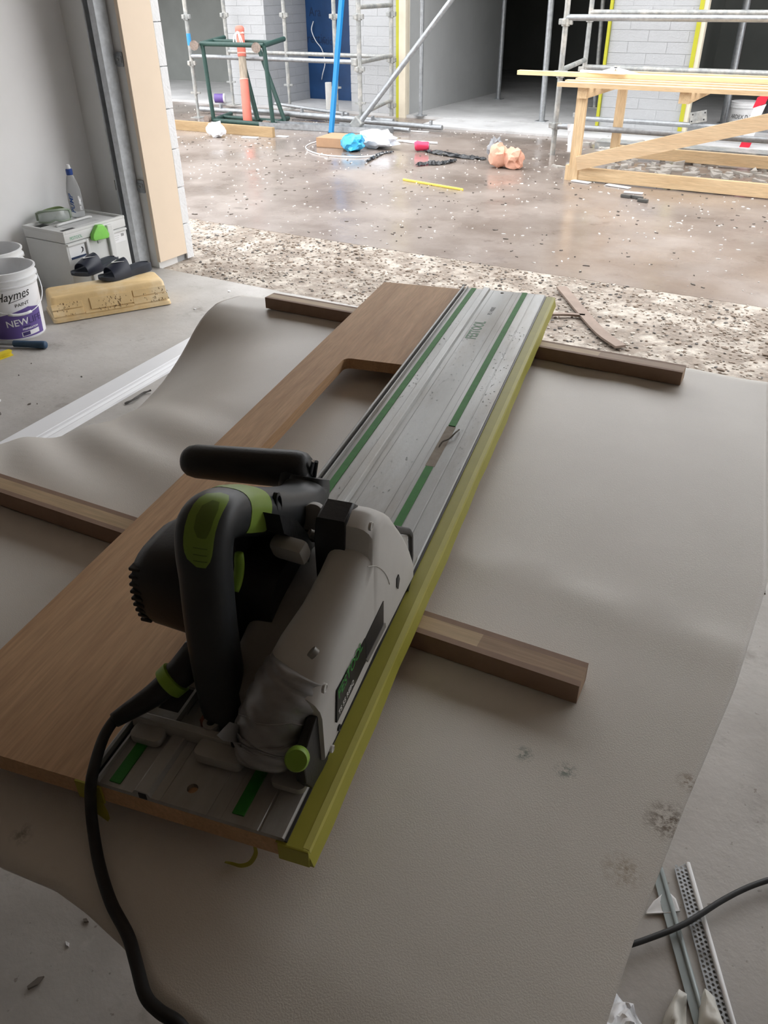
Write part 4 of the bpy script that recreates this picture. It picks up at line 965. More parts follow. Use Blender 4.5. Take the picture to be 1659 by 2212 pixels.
# sandals
def sandal(tip, heel, label, z):
    a_, b_ = ab(*tip, z), ab(*heel, z); d = (b_-a_); Ls_ = 0.285
    t = bthing('slide_sandal', label, 'sandal', a_.x, a_.y, z, math.atan2(d.y, d.x), 'dark slide sandals on the step block')
    sole_m = M('sandal_sole', (0.030, 0.036, 0.050), 0.6, var=0.1); strap_m = M('sandal_strap', (0.016, 0.020, 0.036), 0.38, var=0.1)
    xs = [0, 0.012, 0.04, 0.08, 0.13, 0.18, 0.23, 0.265, 0.285]; hw = [0.014, 0.032, 0.047, 0.051, 0.046, 0.038, 0.039, 0.034, 0.016]; hz = [0.016, 0.018, 0.020, 0.022, 0.026, 0.032, 0.037, 0.038, 0.036]
    rings = []
    for i in range(25):
        x = 0.285*i/24; w = interp(xs, hw, x); h = interp(xs, hz, x); lift = 0.010*max(0, 1-x/0.05)
        rings.append([Vector((x, -w, lift)), Vector((x, -w*1.03, lift+h*0.5)), Vector((x, -w, lift+h)), Vector((x, -w*0.86, lift+h+0.001)), Vector((x, -w*0.80, lift+h-0.004)), Vector((x, w*0.80, lift+h-0.004)), Vector((x, w*0.86, lift+h+0.001)), Vector((x, w, lift+h)), Vector((x, w*1.03, lift+h*0.5)), Vector((x, w, lift))])
    obj('sole', loft(bmesh.new(), rings), sole_m, t, smooth=40)
    rings = []; out = []
    for k in range(15):
        th = math.pi*k/14; ring = []
        for x, hh, wd in ((0.052, 0.046, 0.0505), (0.085, 0.062, 0.0525), (0.125, 0.072, 0.0500), (0.150, 0.076, 0.046)):
            ring.append(Vector((x, -wd*math.cos(th), 0.012+hh*math.sin(th)**0.8)))
        out.append(ring)
    bm = bmesh.new()
    loft(bm, [r+[Vector((p.x, p.y*0.93, 0.012+(p.z-0.012)*0.93)) for p in reversed(r)] for r in out])
    st_ = obj('strap', bm, strap_m, t, smooth=40)
    wm = M('sandal_white_mark', (0.72, 0.72, 0.72), 0.5)
    def on(x, th, o_=0.0012):
        hh = interp([0.052, 0.085, 0.125, 0.150], [0.046, 0.062, 0.072, 0.076], x); wd = interp([0.052, 0.085, 0.125, 0.150], [0.0505, 0.0525, 0.05, 0.046], x)
        p = Vector((x, -wd*math.cos(th), 0.012+hh*math.sin(th)**0.8)); return p + Vector((-0.35, -math.cos(th), math.sin(th))).normalized()*o_
    sweep = [(0.118, 1.95, 0.0006), (0.095, 1.80, 0.004), (0.086, 1.62, 0.0075), (0.094, 1.42, 0.006), (0.112, 1.18, 0.0035), (0.132, 0.98, 0.0006)]
    pts = smooth_path([on(x, th) for x, th, r in sweep], 4); rad = resample([q[2] for q in sweep], 4)
    obj('mark', tb(pts, 0.0008, n=6, upv=EZ, r2=rad), wm, st_)
    return t
zst = hs+0.0005
sandal((160, 600), (258, 567), 'dark blue slide sandal at the back of the step block, nearer the bucket', zst)
sandal((217, 609), (338, 577), 'dark blue slide sandal in front, heel towards the doorway', zst)

# hammer and yellow level at the frame's left edge
hm = bthing('hammer', 'hammer with a blue rubber grip lying in front of the paint bucket', 'hammer', 0, 0)
hq = [ab(100, 745, 0.018), ab(60, 743, 0.018), ab(0, 741, 0.018)]
dv = (hq[2]-hq[0]).normalized(); hb = M('hammer_blue_grip', (0.035, 0.075, 0.135), 0.5, var=0.15, scale=60)
hp_ = [hq[0]+dv*x for x in (0, 0.004, 0.02, 0.08, 0.15)]
obj('grip', tb(hp_, [0.013, 0.0165, 0.017, 0.0145, 0.014], n=14), hb, hm, smooth=50)
obj('shaft', tb([hq[0]+dv*0.15, hq[0]+dv*0.31], 0.009, n=12), galv, hm, smooth=40)
hx = hq[0]+dv*0.315; pv = Vector((-dv.y, dv.x, 0))
obj('head', tb([hx-pv*0.065, hx-pv*0.045, hx-pv*0.043, hx+pv*0.03, hx+pv*0.085], [0.0165, 0.0165, 0.012, 0.012, 0.004], n=14), galv, hm, smooth=40)
hm.location = B(0, 0, 0.0)
lv = bthing('spirit_level', 'yellow spirit level end just showing below the hammer handle', 'level', 0, 0)
la, lb_ = ab(23, 757, 0.02), ab(-60, 785, 0.02); dl = (lb_-la).normalized(); an = math.atan2(dl.y, dl.x)
ylw = M('level_yellow', (0.75, 0.60, 0.03), 0.45)
cL = la+dl*0.30
for nm, z0, z1, wd in (('bottom_flange', 0.0, 0.005, 0.024), ('web', 0.005, 0.019, 0.006), ('top_flange', 0.019, 0.024, 0.024)):
    obj(nm, bx((cL.x, cL.y, (z0+z1)/2), (0.60, wd, z1-z0), rz=an), ylw, lv)

# white moulding lying on the slab
mo = bthing('moulding', 'long white primed moulding lying on the concrete floor', 'moulding', 0, 0)
m0, m1 = ab(20, 955, 0.0), ab(395, 746, 0.0); dm = (m1-m0).normalized(); nm_ = Vector((dm.y, -dm.x, 0))
m0 = m0 - dm*0.5; m1 = m1 + dm*0.35
mp_ = [(0.0, 0.0), (0.0, 0.018), (0.085, 0.018), (0.088, 0.0155), (0.092, 0.0155), (0.096, 0.018), (0.104, 0.0165), (0.112, 0.011), (0.118, 0.012), (0.124, 0.010), (0.132, 0.0075), (0.134, 0.0)]
obj('profile', loft(bmesh.new(), [[p+nm_*x+EZ*z for x, z in mp_] for p in (m0, m1)]), M('white_primer', (0.80, 0.81, 0.83), 0.4, var=0.02), mo)
tw_ = bthing('twig_strip', 'short dark ragged strip of dried glue beside the moulding', 'debris', 0, 0)
obj('strip', tb(smooth_path([ab(270, 872, 0.004), ab(290, 862, 0.010), ab(308, 850, 0.006), ab(326, 843, 0.010)], 5), [0.0035+0.0015*math.sin(i*1.3) for i in range(16)], n=6, r2=0.006), M('dried_glue', (0.09, 0.085, 0.08), 0.8), tw_)

# ------------------------------------------------------------------ right of the table: beads, lead, scraps
def bead(p0, p1, label, wdt, bend=0.0, holes=True, mtl=galv):
    a_, b_ = atz(*p0), atz(*p1); d = (b_-a_); L_ = d.length + 0.35; rz = math.atan2(d.y, d.x)
    t = thing('plaster_bead', label, 'plaster bead', (a_.x, a_.y, 0.0), rz, 'metal plaster beads on the floor')
    hl = []
    if holes:
        n = int(L_/0.0078)
        for i in range(n):
            for k in range(3):
                cx_ = 0.006+i*0.0078+(0.0039 if k % 2 else 0); 
                if cx_ < L_-0.005: hl.append(circ((cx_, -0.0052-k*0.0070), 0.0027, 6, 0.0026))
    obj('mesh_wing', prism([(0, 0), (0.012, -wdt), (L_, -wdt), (L_, 0)], 0.004, 0.0048, 'z', hl), mtl, t)
    obj('nose', tb([(0.0, 0.002, 0.0052), (L_, 0.002, 0.0052)], 0.0042, n=8), white_plastic if holes else mtl, t, smooth=True)
    obj('back_wing', mm((0, 0.0045, 0), (L_, 0.006, 0.004)), mtl, t)
    return t
bead((1482, 1868), (1570, 2180), 'perforated white corner bead with rows of holes, nearest the frame edge', -0.024+0.048)
bead((1424, 1880), (1512, 2190), 'plain grey metal bead partly under the foam edge', 0.015, holes=False, mtl=M('dull_zinc', (0.30, 0.34, 0.34), 0.5, 0.4, 0.1))
lp = [atz(*q, 0.0165) for q in [(1330, 2050), (1400, 2028), (1480, 1995), (1560, 1945), (1620, 1915), (1680, 1895), (1760, 1870)]]
el = obj('extension_lead', tb(smooth_path([lp[0]+Vector((-0.45, 0.10, -0.0115)), lp[0]+Vector((-0.25, 0.0, -0.0115)), lp[0]+Vector((-0.10, -0.02, -0.0115))]+lp+[lp[-1]+Vector((0.12, 0.02, -0.0115)), lp[-1]+Vector((0.5, -0.05, -0.0115)), lp[-1]+Vector((1.2, -0.3, -0.0115)), lp[-1]+Vector((1.9, -0.35, -0.0115))], 6), 0.0048, n=12), M('lead_black', (0.03, 0.032, 0.034), 0.5), smooth=True)
tag(el, 'black extension lead lying across the metal beads at lower right', 'lead')
def sheet(pxs, label, mt, cat, hgt, name, seed=1):
    pts = [atz(*q) for q in pxs]; c = sum(pts, Vector())/len(pts); bm = bmesh.new(); rg_ = random.Random(seed)
    n = len(pts); cv = bm.verts.new(c+EZ*hgt)
    mid = [bm.verts.new(c.lerp(p, 0.55)+EZ*(hgt*rg_.uniform(0.5, 1.1))) for p in pts]; outv = [bm.verts.new(p+EZ*(0.003+hgt*0.35*rg_.random())) for p in pts]
    for i in range(n):
        j = (i+1) % n; bm.faces.new((cv, mid[i], mid[j])); bm.faces.new((mid[i], outv[i], outv[j], mid[j]))
    bmesh.ops.subdivide_edges(bm, edges=list(bm.edges), cuts=3, use_grid_fill=True)
    for v in bm.verts: v.co.z = max(0.002, v.co.z + hgt*0.8*noise.noise(v.co*28+Vector((seed, 0, 0))) + 0.25*hgt*noise.noise(v.co*75)); v.co.x += 0.006*noise.noise(v.co*30+Vector((9, seed, 0)))
    bmesh.ops.smooth_vert(bm, verts=list(bm.verts), factor=0.4)
    o = obj(name, bm, mt, smooth=40); md = o.modifiers.new('thickness', 'SOLIDIFY'); md.thickness = 0.002
    return tag(o, label, cat)
film = M('pale_film', (0.62, 0.61, 0.56), 0.4, var=0.08)
sheet([(1460, 1945), (1472, 1972), (1440, 1976), (1392, 1978), (1405, 1950), (1440, 1925)], 'torn piece of pale paper under the grey bead', paper, 'paper', 0.002, 'paper_scrap', 2)
sheet([(1325, 2150), (1362, 2180), (1400, 2230), (1370, 2300), (1290, 2300), (1290, 2200)], 'crumpled white plastic scrap at the foot of the foam edge', white_wrap, 'plastic scrap', 0.05, 'plastic_scrap', 3)
sheet([(1462, 2142), (1480, 2150), (1490, 2230), (1480, 2320), (1400, 2320), (1430, 2210)], 'folded pale plastic film under the grey bead at the bottom', film, 'plastic film', 0.03, 'plastic_film', 4)
sheet([(1515, 2145), (1535, 2160), (1565, 2230), (1560, 2320), (1500, 2320), (1505, 2200)], 'strip of pale film between the two metal beads', film, 'plastic film', 0.02, 'plastic_film', 5)

# ------------------------------------------------------------------ across the yard: scaffolds
def P(px, py, b): return atb(px, py, b)                # a point on plane b in building coordinates
def bpoint(px, py, z): return ab(px, py, z)
def bobj(name, bm, mat, parent, smooth=None): return obj(name, bm, mat, parent, smooth)
def upright(t, a, b, z0, z1, r=0.024, collars=(), jack=True, mt=galv_old):
    u = bobj('upright', tb([(a, b, z0+(0.25 if jack else 0)), (a, b, z1)], r, n=12), mt, t, smooth=40)
    for z in collars:
        bobj('collar', lathe([(r, -0.03), (r*1.5, -0.028), (r*1.5, 0.028), (r, 0.03)], 12, (a, b, z)), mt, u, smooth=40)
        for dx, dy in ((1, 0), (-1, 0), (0, 1), (0, -1)):
            bobj('v_pressing', bx((a+dx*0.043, b+dy*0.043, z+0.004), (0.036 if dx else 0.03, 0.036 if dy else 0.03, 0.045), bev=0.006), mt, u)
    if jack:
        bobj('jack_screw', tb([(a, b, z0+0.008), (a, b, z0+0.30)], r*0.7, n=10), mt, u, smooth=40)
        bobj('jack_nut', bx((a, b, z0+0.27), (0.12, 0.025, 0.022), rz=0.3, bev=0.003), mt, u)
        bobj('base_plate', mm((a-0.07, b-0.07, z0), (a+0.07, b+0.07, z0+0.008)), mt, u)
    return u
def ledger(t, p, q, r=0.0225, mt=galv, name='ledger'): return bobj(name, tb([p, q], r, n=12), mt, t, smooth=40)

sl = bthing('scaffold', 'steel scaffold bay in front of the blue recess, left side of the yard', 'scaffold', 0, 0)
def up_px(t, top, b, z0, collars, zt=2.6, **k):
    q = P(top[0], top[1], b); return upright(t, q.x, b, z0, zt, collars=collars, **k), q.x
FB, KB = 8.02, 8.98
c1 = [P(402, 37, FB).z, P(414, 137, FB).z]
_, aL = up_px(sl, (405, 60), FB, 0.0, c1+[c1[0]+0.5, c1[0]+1.0])
_, aR = up_px(sl, (776, 120), FB, 0.0, [P(773, 37, FB).z, P(779, 150, FB).z, 1.6])
_, aLb = up_px(sl, (485, 40), KB, 0.03, [P(486, 33, KB).z, 1.55])
_, aMb = up_px(sl, (615, 60), KB, 0.03, [P(616, 33, KB).z, 1.55])
_, aQb = up_px(sl, (722, 60), KB, 0.03, [P(722, 36, KB).z, 1.55])
_, aRb = up_px(sl, (845, 60), KB, 0.03, [P(844, 31, KB).z, P(849, 130, KB).z, P(850, 228, KB).z], jack=False)
zf = P(600, 128, FB).z; zk = P(700, 118, KB).z
ledger(sl, (aL, FB, zf), (aR-0.02, FB, zf))
ledger(sl, (aLb, KB, zk), (aRb, KB, zk), mt=galv_old)
for z_ in (zk+0.01, zk+0.50, 1.75): ledger(sl, (aR, FB, z_), (aRb, KB, z_), mt=galv_old, name='transom')
ledger(sl, (aR, FB, 0.16), (aRb, KB, 0.20), r=0.02, mt=galv_old, name='transom')
ledger(sl, (aL, FB, 1.75), (aR, FB, 1.75)); ledger(sl, (aLb, KB, 1.75), (aRb, KB, 1.75)); ledger(sl, (aL, FB, 1.75), (aLb, KB, 1.75), name='transom')
bobj('ledger_clamp', bx((aR-0.05, FB, zf), (0.07, 0.07, 0.07), bev=0.01), galv_old, sl)
blue_tape = M('blue_tape_band', (0.05, 0.30, 0.62), 0.5)
tbq = P(405, 85, FB); bobj('tape_band', tb([(aL, FB, tbq.z-0.06), (aL, FB, tbq.z+0.06)], 0.0252, n=12), blue_tape, sl)

sr = bthing('scaffold', 'steel scaffold behind the timber trestle, right side of the yard', 'scaffold', 0, 0)
GB, HB = 7.56, 8.80
ur, aF = up_px(sr, (1212, 150), GB, 0.0, [P(1222, 48, GB).z, P(1212, 160, GB).z, P(1202, 272, GB).z, 1.6], jack=False)
upright(sr, aF+2.6, GB, 0.0, 2.6, collars=[0.6, 1.1])
_, aK = up_px(sr, (1268, 100), HB, 0.03, [P(1275, 40, HB).z, P(1262, 150, HB).z, P(1256, 250, HB).z, 1.6], jack=False)
upright(sr, aK+2.6, HB, 0.03, 2.6, collars=[0.6, 1.1])
z1 = P(1400, 39, GB).z; ledger(sr, (aF, GB, z1), (aF+2.6, GB, z1), r=0.024)
z2 = P(1400, 27, HB).z; ledger(sr, (aK, HB, z2), (aK+2.6, HB, z2), r=0.024, mt=galv_old)
z3 = P(1400, 150, HB).z; ledger(sr, (aK, HB, z3), (aK+2.6, HB, z3), r=0.026, mt=galv_old)
z4 = P(1330, 260, HB).z; ledger(sr, (aK, HB, z4), (aK+2.6, HB, z4), r=0.024)
z5 = P(1330, 281, GB).z; ledger(sr, (aF, GB, z5), (aF+2.6, GB, z5), r=0.024)
for z_ in (P(1215, 152, GB).z, 1.7): ledger(sr, (aF, GB, z_), (aK, HB, z_), mt=galv_old, name='transom')
for z_ in (1.75,): ledger(sr, (aF, GB, z_), (aF+2.6, GB, z_)); ledger(sr, (aK, HB, z_), (aK+2.6, HB, z_))
pp_ = P(1510, 252, HB); bobj('tag_plate', box(bmesh.new(), (pp_.x, HB-0.03, pp_.z), (0.155, 0.006, 0.10), ry=-0.22, bev=0.002), galv_old, sr)
for k in range(4): bobj('plate_hole', box(bmesh.new(), (pp_.x+(-0.055 if k % 2 else 0.055), HB-0.034, pp_.z+(-0.03 if k < 2 else 0.03)+(0.012 if k % 2 == 0 else -0.012)), (0.012, 0.002, 0.012), bev=0.002), black_plastic, sr)
# steel plank resting low on the scaffold
pk_ = bthing('steel_plank', 'grey steel scaffold plank lying behind the timber trestle', 'plank', 0, 0)
q0, q1 = ab(1205, 330, 0.0), ab(1659, 372, 0.0)
bobj('deck', mm((-2.45, 8.08, 0.055), (0.4, 8.30, 0.062)), galv_old, pk_)
for b_ in (8.08, 8.29): bobj('side_flange', mm((-2.45, b_, 0.0), (0.4, b_+0.012, 0.058)), galv_old, pk_)

# props
def prop(top, bot, z0, label, r=0.024, r2=0.030, zt=2.55, mt=galv):
    q = ab(*bot, z0); w = P(*top, q.y); t = bthing('steel_prop', label, 'prop', q.x, q.y, z0)
    k = (w-Vector((q.x, q.y, z0))); k = k*((zt-z0)/k.z)
    bobj('outer_tube', tb([(0, 0, 0.006), k*0.55], r2, n=12), mt, t, smooth=40)
    bobj('inner_tube', tb([k*0.55, k], r, n=12), mt, t, smooth=40)
    bobj('nut_collar', tb([k*0.53, k*0.57], r2*1.35, n=12), mt, t, smooth=40)
    bobj('foot_plate', mm((-0.06, -0.06, 0), (0.06, 0.06, 0.006)), mt, t)
    return t
prop((912, 0), (908, 250), 0.03, 'slim steel prop standing against the grey partition wall', 0.018, 0.024)
prop((1090, 0), (1076, 214), 0.03, 'steel prop in the far garage opening, deepest one', 0.026, 0.030)
prop((1191, 0), (1170, 262), 0.03, 'thick steel prop left of the right scaffold', 0.028, 0.032)
prop((1614, 0), (1562, 266), 0.03, 'steel prop in the dark room behind the right scaffold', 0.034, 0.038)
prop((1303, 0), (1284, 232), 0.03, 'dark steel prop in shadow beside the right block pier', 0.022, 0.026, mt=galv_old)
# raking prop
rk = bthing('raking_brace', 'long grey steel tube raking up to the right above the pipe pile', 'brace', 0, 0)
r0_, r1_ = Vector((P(775, 262, 7.98).x, 7.98, 0.075)), P(975, 0, 8.35)
bobj('tube', tb([r0_, r0_+(r1_-r0_)*1.9], 0.0275, n=14), galv, rk, smooth=40)
bobj('foot_clamp', bx(r0_+Vector((-0.02, 0, 0.0)), (0.12, 0.08, 0.11), ry=-0.8, bev=0.012), galv_old, rk)
bobj('foot_pad', mm((r0_.x-0.06, 7.92, 0.0), (r0_.x+0.06, 8.04, 0.03)), galv_old, rk)
# blue pole
bl = bthing('blue_pole', 'bright blue square pole leaning upright in front of the recess', 'pole', 0, 0)
w0, w1 = P(715, 290, 7.63), P(738, 0, 7.72); w0.z = 0.0; dd = (w1-w0)*1.9
bm = bmesh.new(); loft(bm, [[w0+k*dd+Vector((sx_*0.021, sy_*0.021, 0)) for sx_, sy_ in ((-1, -1), (1, -1), (1, 1), (-1, 1))] for k in (0.0, 1.0)])
bobj('shaft', bm, M('bright_blue_paint', (0.012, 0.22, 0.55), 0.4, var=0.05), bl)
bobj('end_cap', box(bmesh.new(), w0+Vector((0, 0, 0.012)), (0.05, 0.05, 0.024), bev=0.003), black_plastic, bl)
# orange bollard with timber core
bo = bthing('bollard', 'orange-red plastic bollard sleeve on a timber post with white ribbon', 'bollard', 0, 0)
b0_, b1_ = ab(536, 270, 0.0), P(517, 56, 7.93); bd_ = (b1_-b0_); redm = M('salmon_orange_plastic', (0.68, 0.19, 0.14), 0.5, var=0.06)
def along(k): return b0_+bd_*k
bobj('lower_sleeve', tb([along(0), along(0.01), along(0.47), along(0.475)], [0.049, 0.053, 0.047, 0.044], n=16), redm, bo, smooth=40)
bobj('timber_core', tb([along(0.47), along(0.72)], [0.043, 0.042], n=10), M('weathered_post', (0.40, 0.34, 0.27), 0.8, var=0.35, scale=60, stretch=(1, 1, 0.1), bump=0.3), bo, smooth=40)
bobj('upper_sleeve', tb([along(0.70), along(0.705), along(0.94), along(0.95)], [0.045, 0.048, 0.045, 0.040], n=16), redm, bo, smooth=40)
bobj('head', tb([along(0.93), along(0.95), along(0.98), along(1.0)], [0.040, 0.050, 0.050, 0.036], n=16), redm, bo, smooth=40)
for k in (0.475, 0.735, 0.925): bobj('reflective_ring', tb([along(k-0.006), along(k+0.006)], 0.0495, n=16), M('ring_pale', (0.80, 0.45, 0.38), 0.5), bo, smooth=40)
for dx in (-0.055, -0.02, 0.035, 0.06):
    h0 = along(0.94); bobj('ribbon', loft(bmesh.new(), [[p+Vector((-0.008, 0, 0)), p+Vector((0.008, 0, 0)), p+Vector((0.008, 0.002, 0)), p+Vector((-0.008, 0.002, 0))] for p in smooth_path([h0+Vector((0, -0.05, 0.0)), h0+Vector((dx*0.6, -0.055, -0.02)), h0+Vector((dx, -0.055, -0.07)), h0+Vector((dx*1.15, -0.05, -0.10-abs(dx)*0.4))], 3)]), white_plastic, bo)
bobj('ribbon_knot', tb([along(0.935)+Vector((-0.05, 0, 0)), along(0.945)+Vector((0, -0.054, 0)), along(0.935)+Vector((0.05, 0, 0))], 0.008, n=8), white_plastic, bo)

# green steel trestle frame standing on its side
gf = bthing('green_trestle', 'dark green tubular steel trestle standing on end on the yard', 'trestle', 0, 0)
gm = M('dark_green_paint', (0.022, 0.060, 0.050), 0.45, var=0.2, scale=30)
rustm = M('rusty_end', (0.25, 0.20, 0.17), 0.8, var=0.3, scale=60)
g = lambda px, py, b: P(px, py, b)
GF, GK = 7.74, 8.28
zt_ = g(560, 98, GF).z
fl_, fr_ = g(425, 97, GF), g(552, 102, GF)
TL, TR = Vector((g(437, 98, GF).x, GF, zt_)), Vector((g(570, 100, GF).x, GF, zt_))
BL, BR = Vector((g(462, 262, GF).x, GF, 0.03)), Vector((g(590, 268, GF).x, GF, 0.03))
bk_ = Vector((0.0, GK-GF, 0.0)); sh = Vector((g(613, 84, GK).x-TR.x, 0, 0))
sh = Vector((g(613, 84, GK).x - TR.x, 0, g(613, 84, GK).z-zt_)); shb = Vector((g(622, 250, GK).x-BR.x, 0, 0.0))
for a_, b_ in ((TL+Vector((-0.02, 0, 0)), TR), (BL, BR), (TL, BL), (TR, BR)): bobj('frame_bar', tb([a_, b_], 0.024, n=12), gm, gf, smooth=40)
ML, MR = TL.lerp(TR, 0.36)+Vector((0, 0.25, 0)), BL.lerp(BR, 0.52)+Vector((0, 0.25, 0))
bobj('frame_bar', tb([ML, MR], 0.028, n=12), gm, gf, smooth=40)
NL, NR = TL.lerp(TR, 0.62)+Vector((0, 0.30, 0)), BL.lerp(BR, 0.93)+Vector((0, 0.30, 0))
bobj('frame_bar', tb([NL, NR], 0.024, n=12), gm, gf, smooth=40)
for c_, d_ in ((TL, sh), (TR, sh), (BL, shb), (BR, shb)): bobj('leg', tb([c_, c_+Vector((0, GK-GF, 0))+d_], 0.026, n=12), gm, gf, smooth=40)
for a_, b_ in ((TL+Vector((0, 0.25, 0))+sh*0.46, TR+Vector((0, 0.25, 0))+sh*0.46), (BL+Vector((0, 0.28, 0))+shb*0.5, BR+Vector((0, 0.28, 0))+shb*0.5)): bobj('cross_bar', tb([a_, b_], 0.02, n=10), gm, gf, smooth=40)
for px_, py_ in ((419, 98), (553, 103)):
    c_ = g(px_, py_, GF-0.10); bobj('foot_cup', tb([c_+Vector((-0.008, 0.010, 0)), c_, c_+Vector((-0.010, 0.014, 0)), c_+Vector((-0.03, 0.09, 0))], [0.036, 0.050, 0.048, 0.022], n=18), rustm, gf, smooth=40)
for px_, py_ in ((446, 260), (572, 272)):
    c_ = g(px_, py_, GF-0.06); c_.z = 0.042; bobj('foot_cup', tb([c_, c_+Vector((0, 0.02, 0)), c_+Vector((0.02, 0.08, 0))], [0.040, 0.036, 0.022], n=18), rustm, gf, smooth=40)

# timber sleeper in front of it
tsl = bthing('timber_sleeper', 'long wet timber plank lying on edge in front of the green trestle', 'timber', 0, 0)
s0, s1 = ab(360, 278, 0.0), ab(592, 297, 0.0); ds = (s1-s0).normalized(); an_ = math.atan2(ds.y, ds.x)
so = bobj('plank', box(bmesh.new(), (0, 0, 0.048), ((s1-s0).length+0.5, 0.045, 0.096), bev=0.003), wood('wet_sleeper', (0.32, 0.21, 0.10), (0.43, 0.30, 0.16), 0), tsl)
cmid = s0-ds*0.5+(ds*((s1-s0).length+0.5))*0.5; tsl.location = B(cmid.x, cmid.y, 0); tsl.rotation_euler = (0, 0, ANG+an_)

# galvanised pipes in a pile and a steel channel
def pipe(p0, p1, z0, z1, r, label, lugs=(), name='scaffold_tube', mt=galv):
    a_, b_ = ab(*p0, z0), ab(*p1, z1); a_.z = z0; b_.z = z1
    t = bthing(name, label, 'pipe', 0, 0, group='galvanised tubes piled by the pier')
    bobj('tube', tb([a_, b_], r, n=12), mt, t, smooth=40)
    for k in lugs:
        c_ = a_.lerp(b_, k); bobj('lug', box(bmesh.new(), c_+Vector((0, 0, r+0.012)), (0.025, 0.04, 0.05), bev=0.004), mt, t)
    return t
pipe((433, 235), (850, 262), 0.055, 0.055, 0.028, 'rearmost grey tube of the pile, reaching behind the bollard', (0.12, 0.75))
pipe((595, 224), (752, 247), 0.115, 0.115, 0.019, 'thin tube on top of the pile below the blue recess')
pipe((560, 240), (775, 258), 0.100, 0.100, 0.028, 'middle tube of the pile with upright lugs', (0.45, 0.85))
pipe((640, 250), (955, 276), 0.040, 0.040, 0.026, 'long grey tube whose right end reaches the far apron', (0.55, 0.93))
pipe((735, 268), (885, 281), 0.030, 0.030, 0.022, 'short tube lying in front near the pier foot', (0.3,))
ch = bthing('steel_channel', 'flat galvanised steel channel lying in front of the pipe pile', 'channel', 0, 0)
h0_, h1_ = ab(560, 277, 0.0), ab(838, 292, 0.0); dh = (h1_-h0_); an_ = math.atan2(dh.y, dh.x); cm_ = (h0_+h1_)/2; Lh = dh.length
ch.location = B(cm_.x, cm_.y, 0); ch.rotation_euler = (0, 0, ANG+an_)
bobj('web', mm((-Lh/2, 0.0, 0.0), (Lh/2, 0.16, 0.006)), galv, ch); bobj('flange', mm((-Lh/2, 0.0, 0.0), (Lh/2, 0.008, 0.062)), galv, ch); bobj('flange', mm((-Lh/2, 0.152, 0.0), (Lh/2, 0.16, 0.062)), galv, ch); bobj('end_plate', mm((Lh/2-0.006, 0.008, 0.006), (Lh/2, 0.152, 0.062)), galv, ch)

# lettering, pipe stub and cables on the blue wall
BW = 10.05
q = P(664, 92, BW); text_m = M('membrane_print', (0.006, 0.022, 0.07), 0.5)
bw = bthing('wall_lettering', 'dark printed letters on the blue wall membrane', 'lettering', 0, 0)
text('lettering', 'rectic', 0.155, text_m, bw, basis((P(664, 92, BW).x, BW-0.003, P(664, 92, BW).z), (1, 0, 0), (0, 0, 1)), sx=0.85)
text('lettering', 'ntic', 0.130, text_m, bw, basis((P(696, 96, BW).x, BW-0.003, P(696, 96, BW).z), (1, 0, 0), (0, 0, 1)), sx=0.85)
text('lettering', 'Ara', 0.15, text_m, bw, basis((P(668, 35, BW).x, BW-0.003, P(668, 35, BW).z), (1, 0, 0), (0, 0, 1)), sx=0.85)
stub = bthing('drain_stub', 'grey drain pipe stub standing in the blue recess', 'pipe', 0, 0)
c_ = ab(712, 246, 0.03); zt2 = P(712, 178, c_.y).z
bobj('pipe', tb([(c_.x, c_.y, 0.03), (c_.x, c_.y, zt2-0.002), (c_.x, c_.y, zt2)], [0.040, 0.040, 0.036], n=16), M('grey_pvc', (0.52, 0.52, 0.50), 0.45), stub, smooth=40)
bobj('collar', tb([(c_.x, c_.y, 0.03), (c_.x, c_.y, 0.09)], 0.045, n=16), MATS['grey_pvc'], stub, smooth=40)
cb = obj('wall_cable', tb(smooth_path([P(677, 46, BW-0.03), P(673, 65, BW-0.06), P(682, 88, BW-0.07), P(695, 106, BW-0.04), P(702, 135, BW-0.06), P(697, 160, BW-0.07), P(695, 172, BW-0.02)], 5), 0.006, n=8), white_plastic, smooth=True)
cb.rotation_euler = (0, 0, ANG); tag(cb, 'thin white cable dangling on the blue wall membrane', 'cable')

# ------------------------------------------------------------------ rubbish in the middle of the yard
def bblob(name, label, cat, px, py, size, seed, mat, amp=0.3, freq=2.2, rz=0.0, dz=0.0, sub=3):
    q = ab(px, py, 0.0); o = obj(name, blob(size, seed, amp*1.3, sub, freq*1.25), mat, smooth=28); o.location = B(q.x, q.y, dz); o.rotation_euler = (0, 0, ANG+rz); return tag(o, label, cat)
bblob('plastic_bag', 'small crumpled white bag beside the wet timber plank', 'bag', 468, 296, (0.115, 0.08, 0.075), 4, white_wrap, 0.22, 2.0)
bag_white = M('bag_white', (0.78, 0.83, 0.90), 0.25, var=0.06)
bblob('plastic_bag', 'long white plastic bag lying behind the crumpled blue bag', 'bag', 815, 320, (0.24, 0.13, 0.085), 9, bag_white, 0.22, 1.8, rz=-0.15)
bblob('blue_bag', 'crumpled bright blue plastic bag next to the flattened carton', 'bag', 762, 326, (0.13, 0.10, 0.085), 12, M('bag_blue', (0.05, 0.38, 0.66), 0.22, var=0.35, scale=9), 0.22, 2.2)
pinkm = M('peach_cloth', (0.74, 0.40, 0.29), 0.75, var=0.12, scale=20, bump=0.2, bscale=40)
cq = ab(1090, 363, 0.0); clb = bthing('cloth_bundle', 'peach coloured cloth bundle in two lumps dropped on the yard', 'cloth', cq.x, cq.y)
obj('lump', blob((0.085, 0.08, 0.105), 21, 0.24, 3, 1.9), pinkm, clb, smooth=28).location = (-0.055, -0.01, 0)
obj('lump', blob((0.105, 0.08, 0.095), 25, 0.26, 3, 1.9), pinkm, clb, smooth=28).location = (0.065, 0.01, 0)
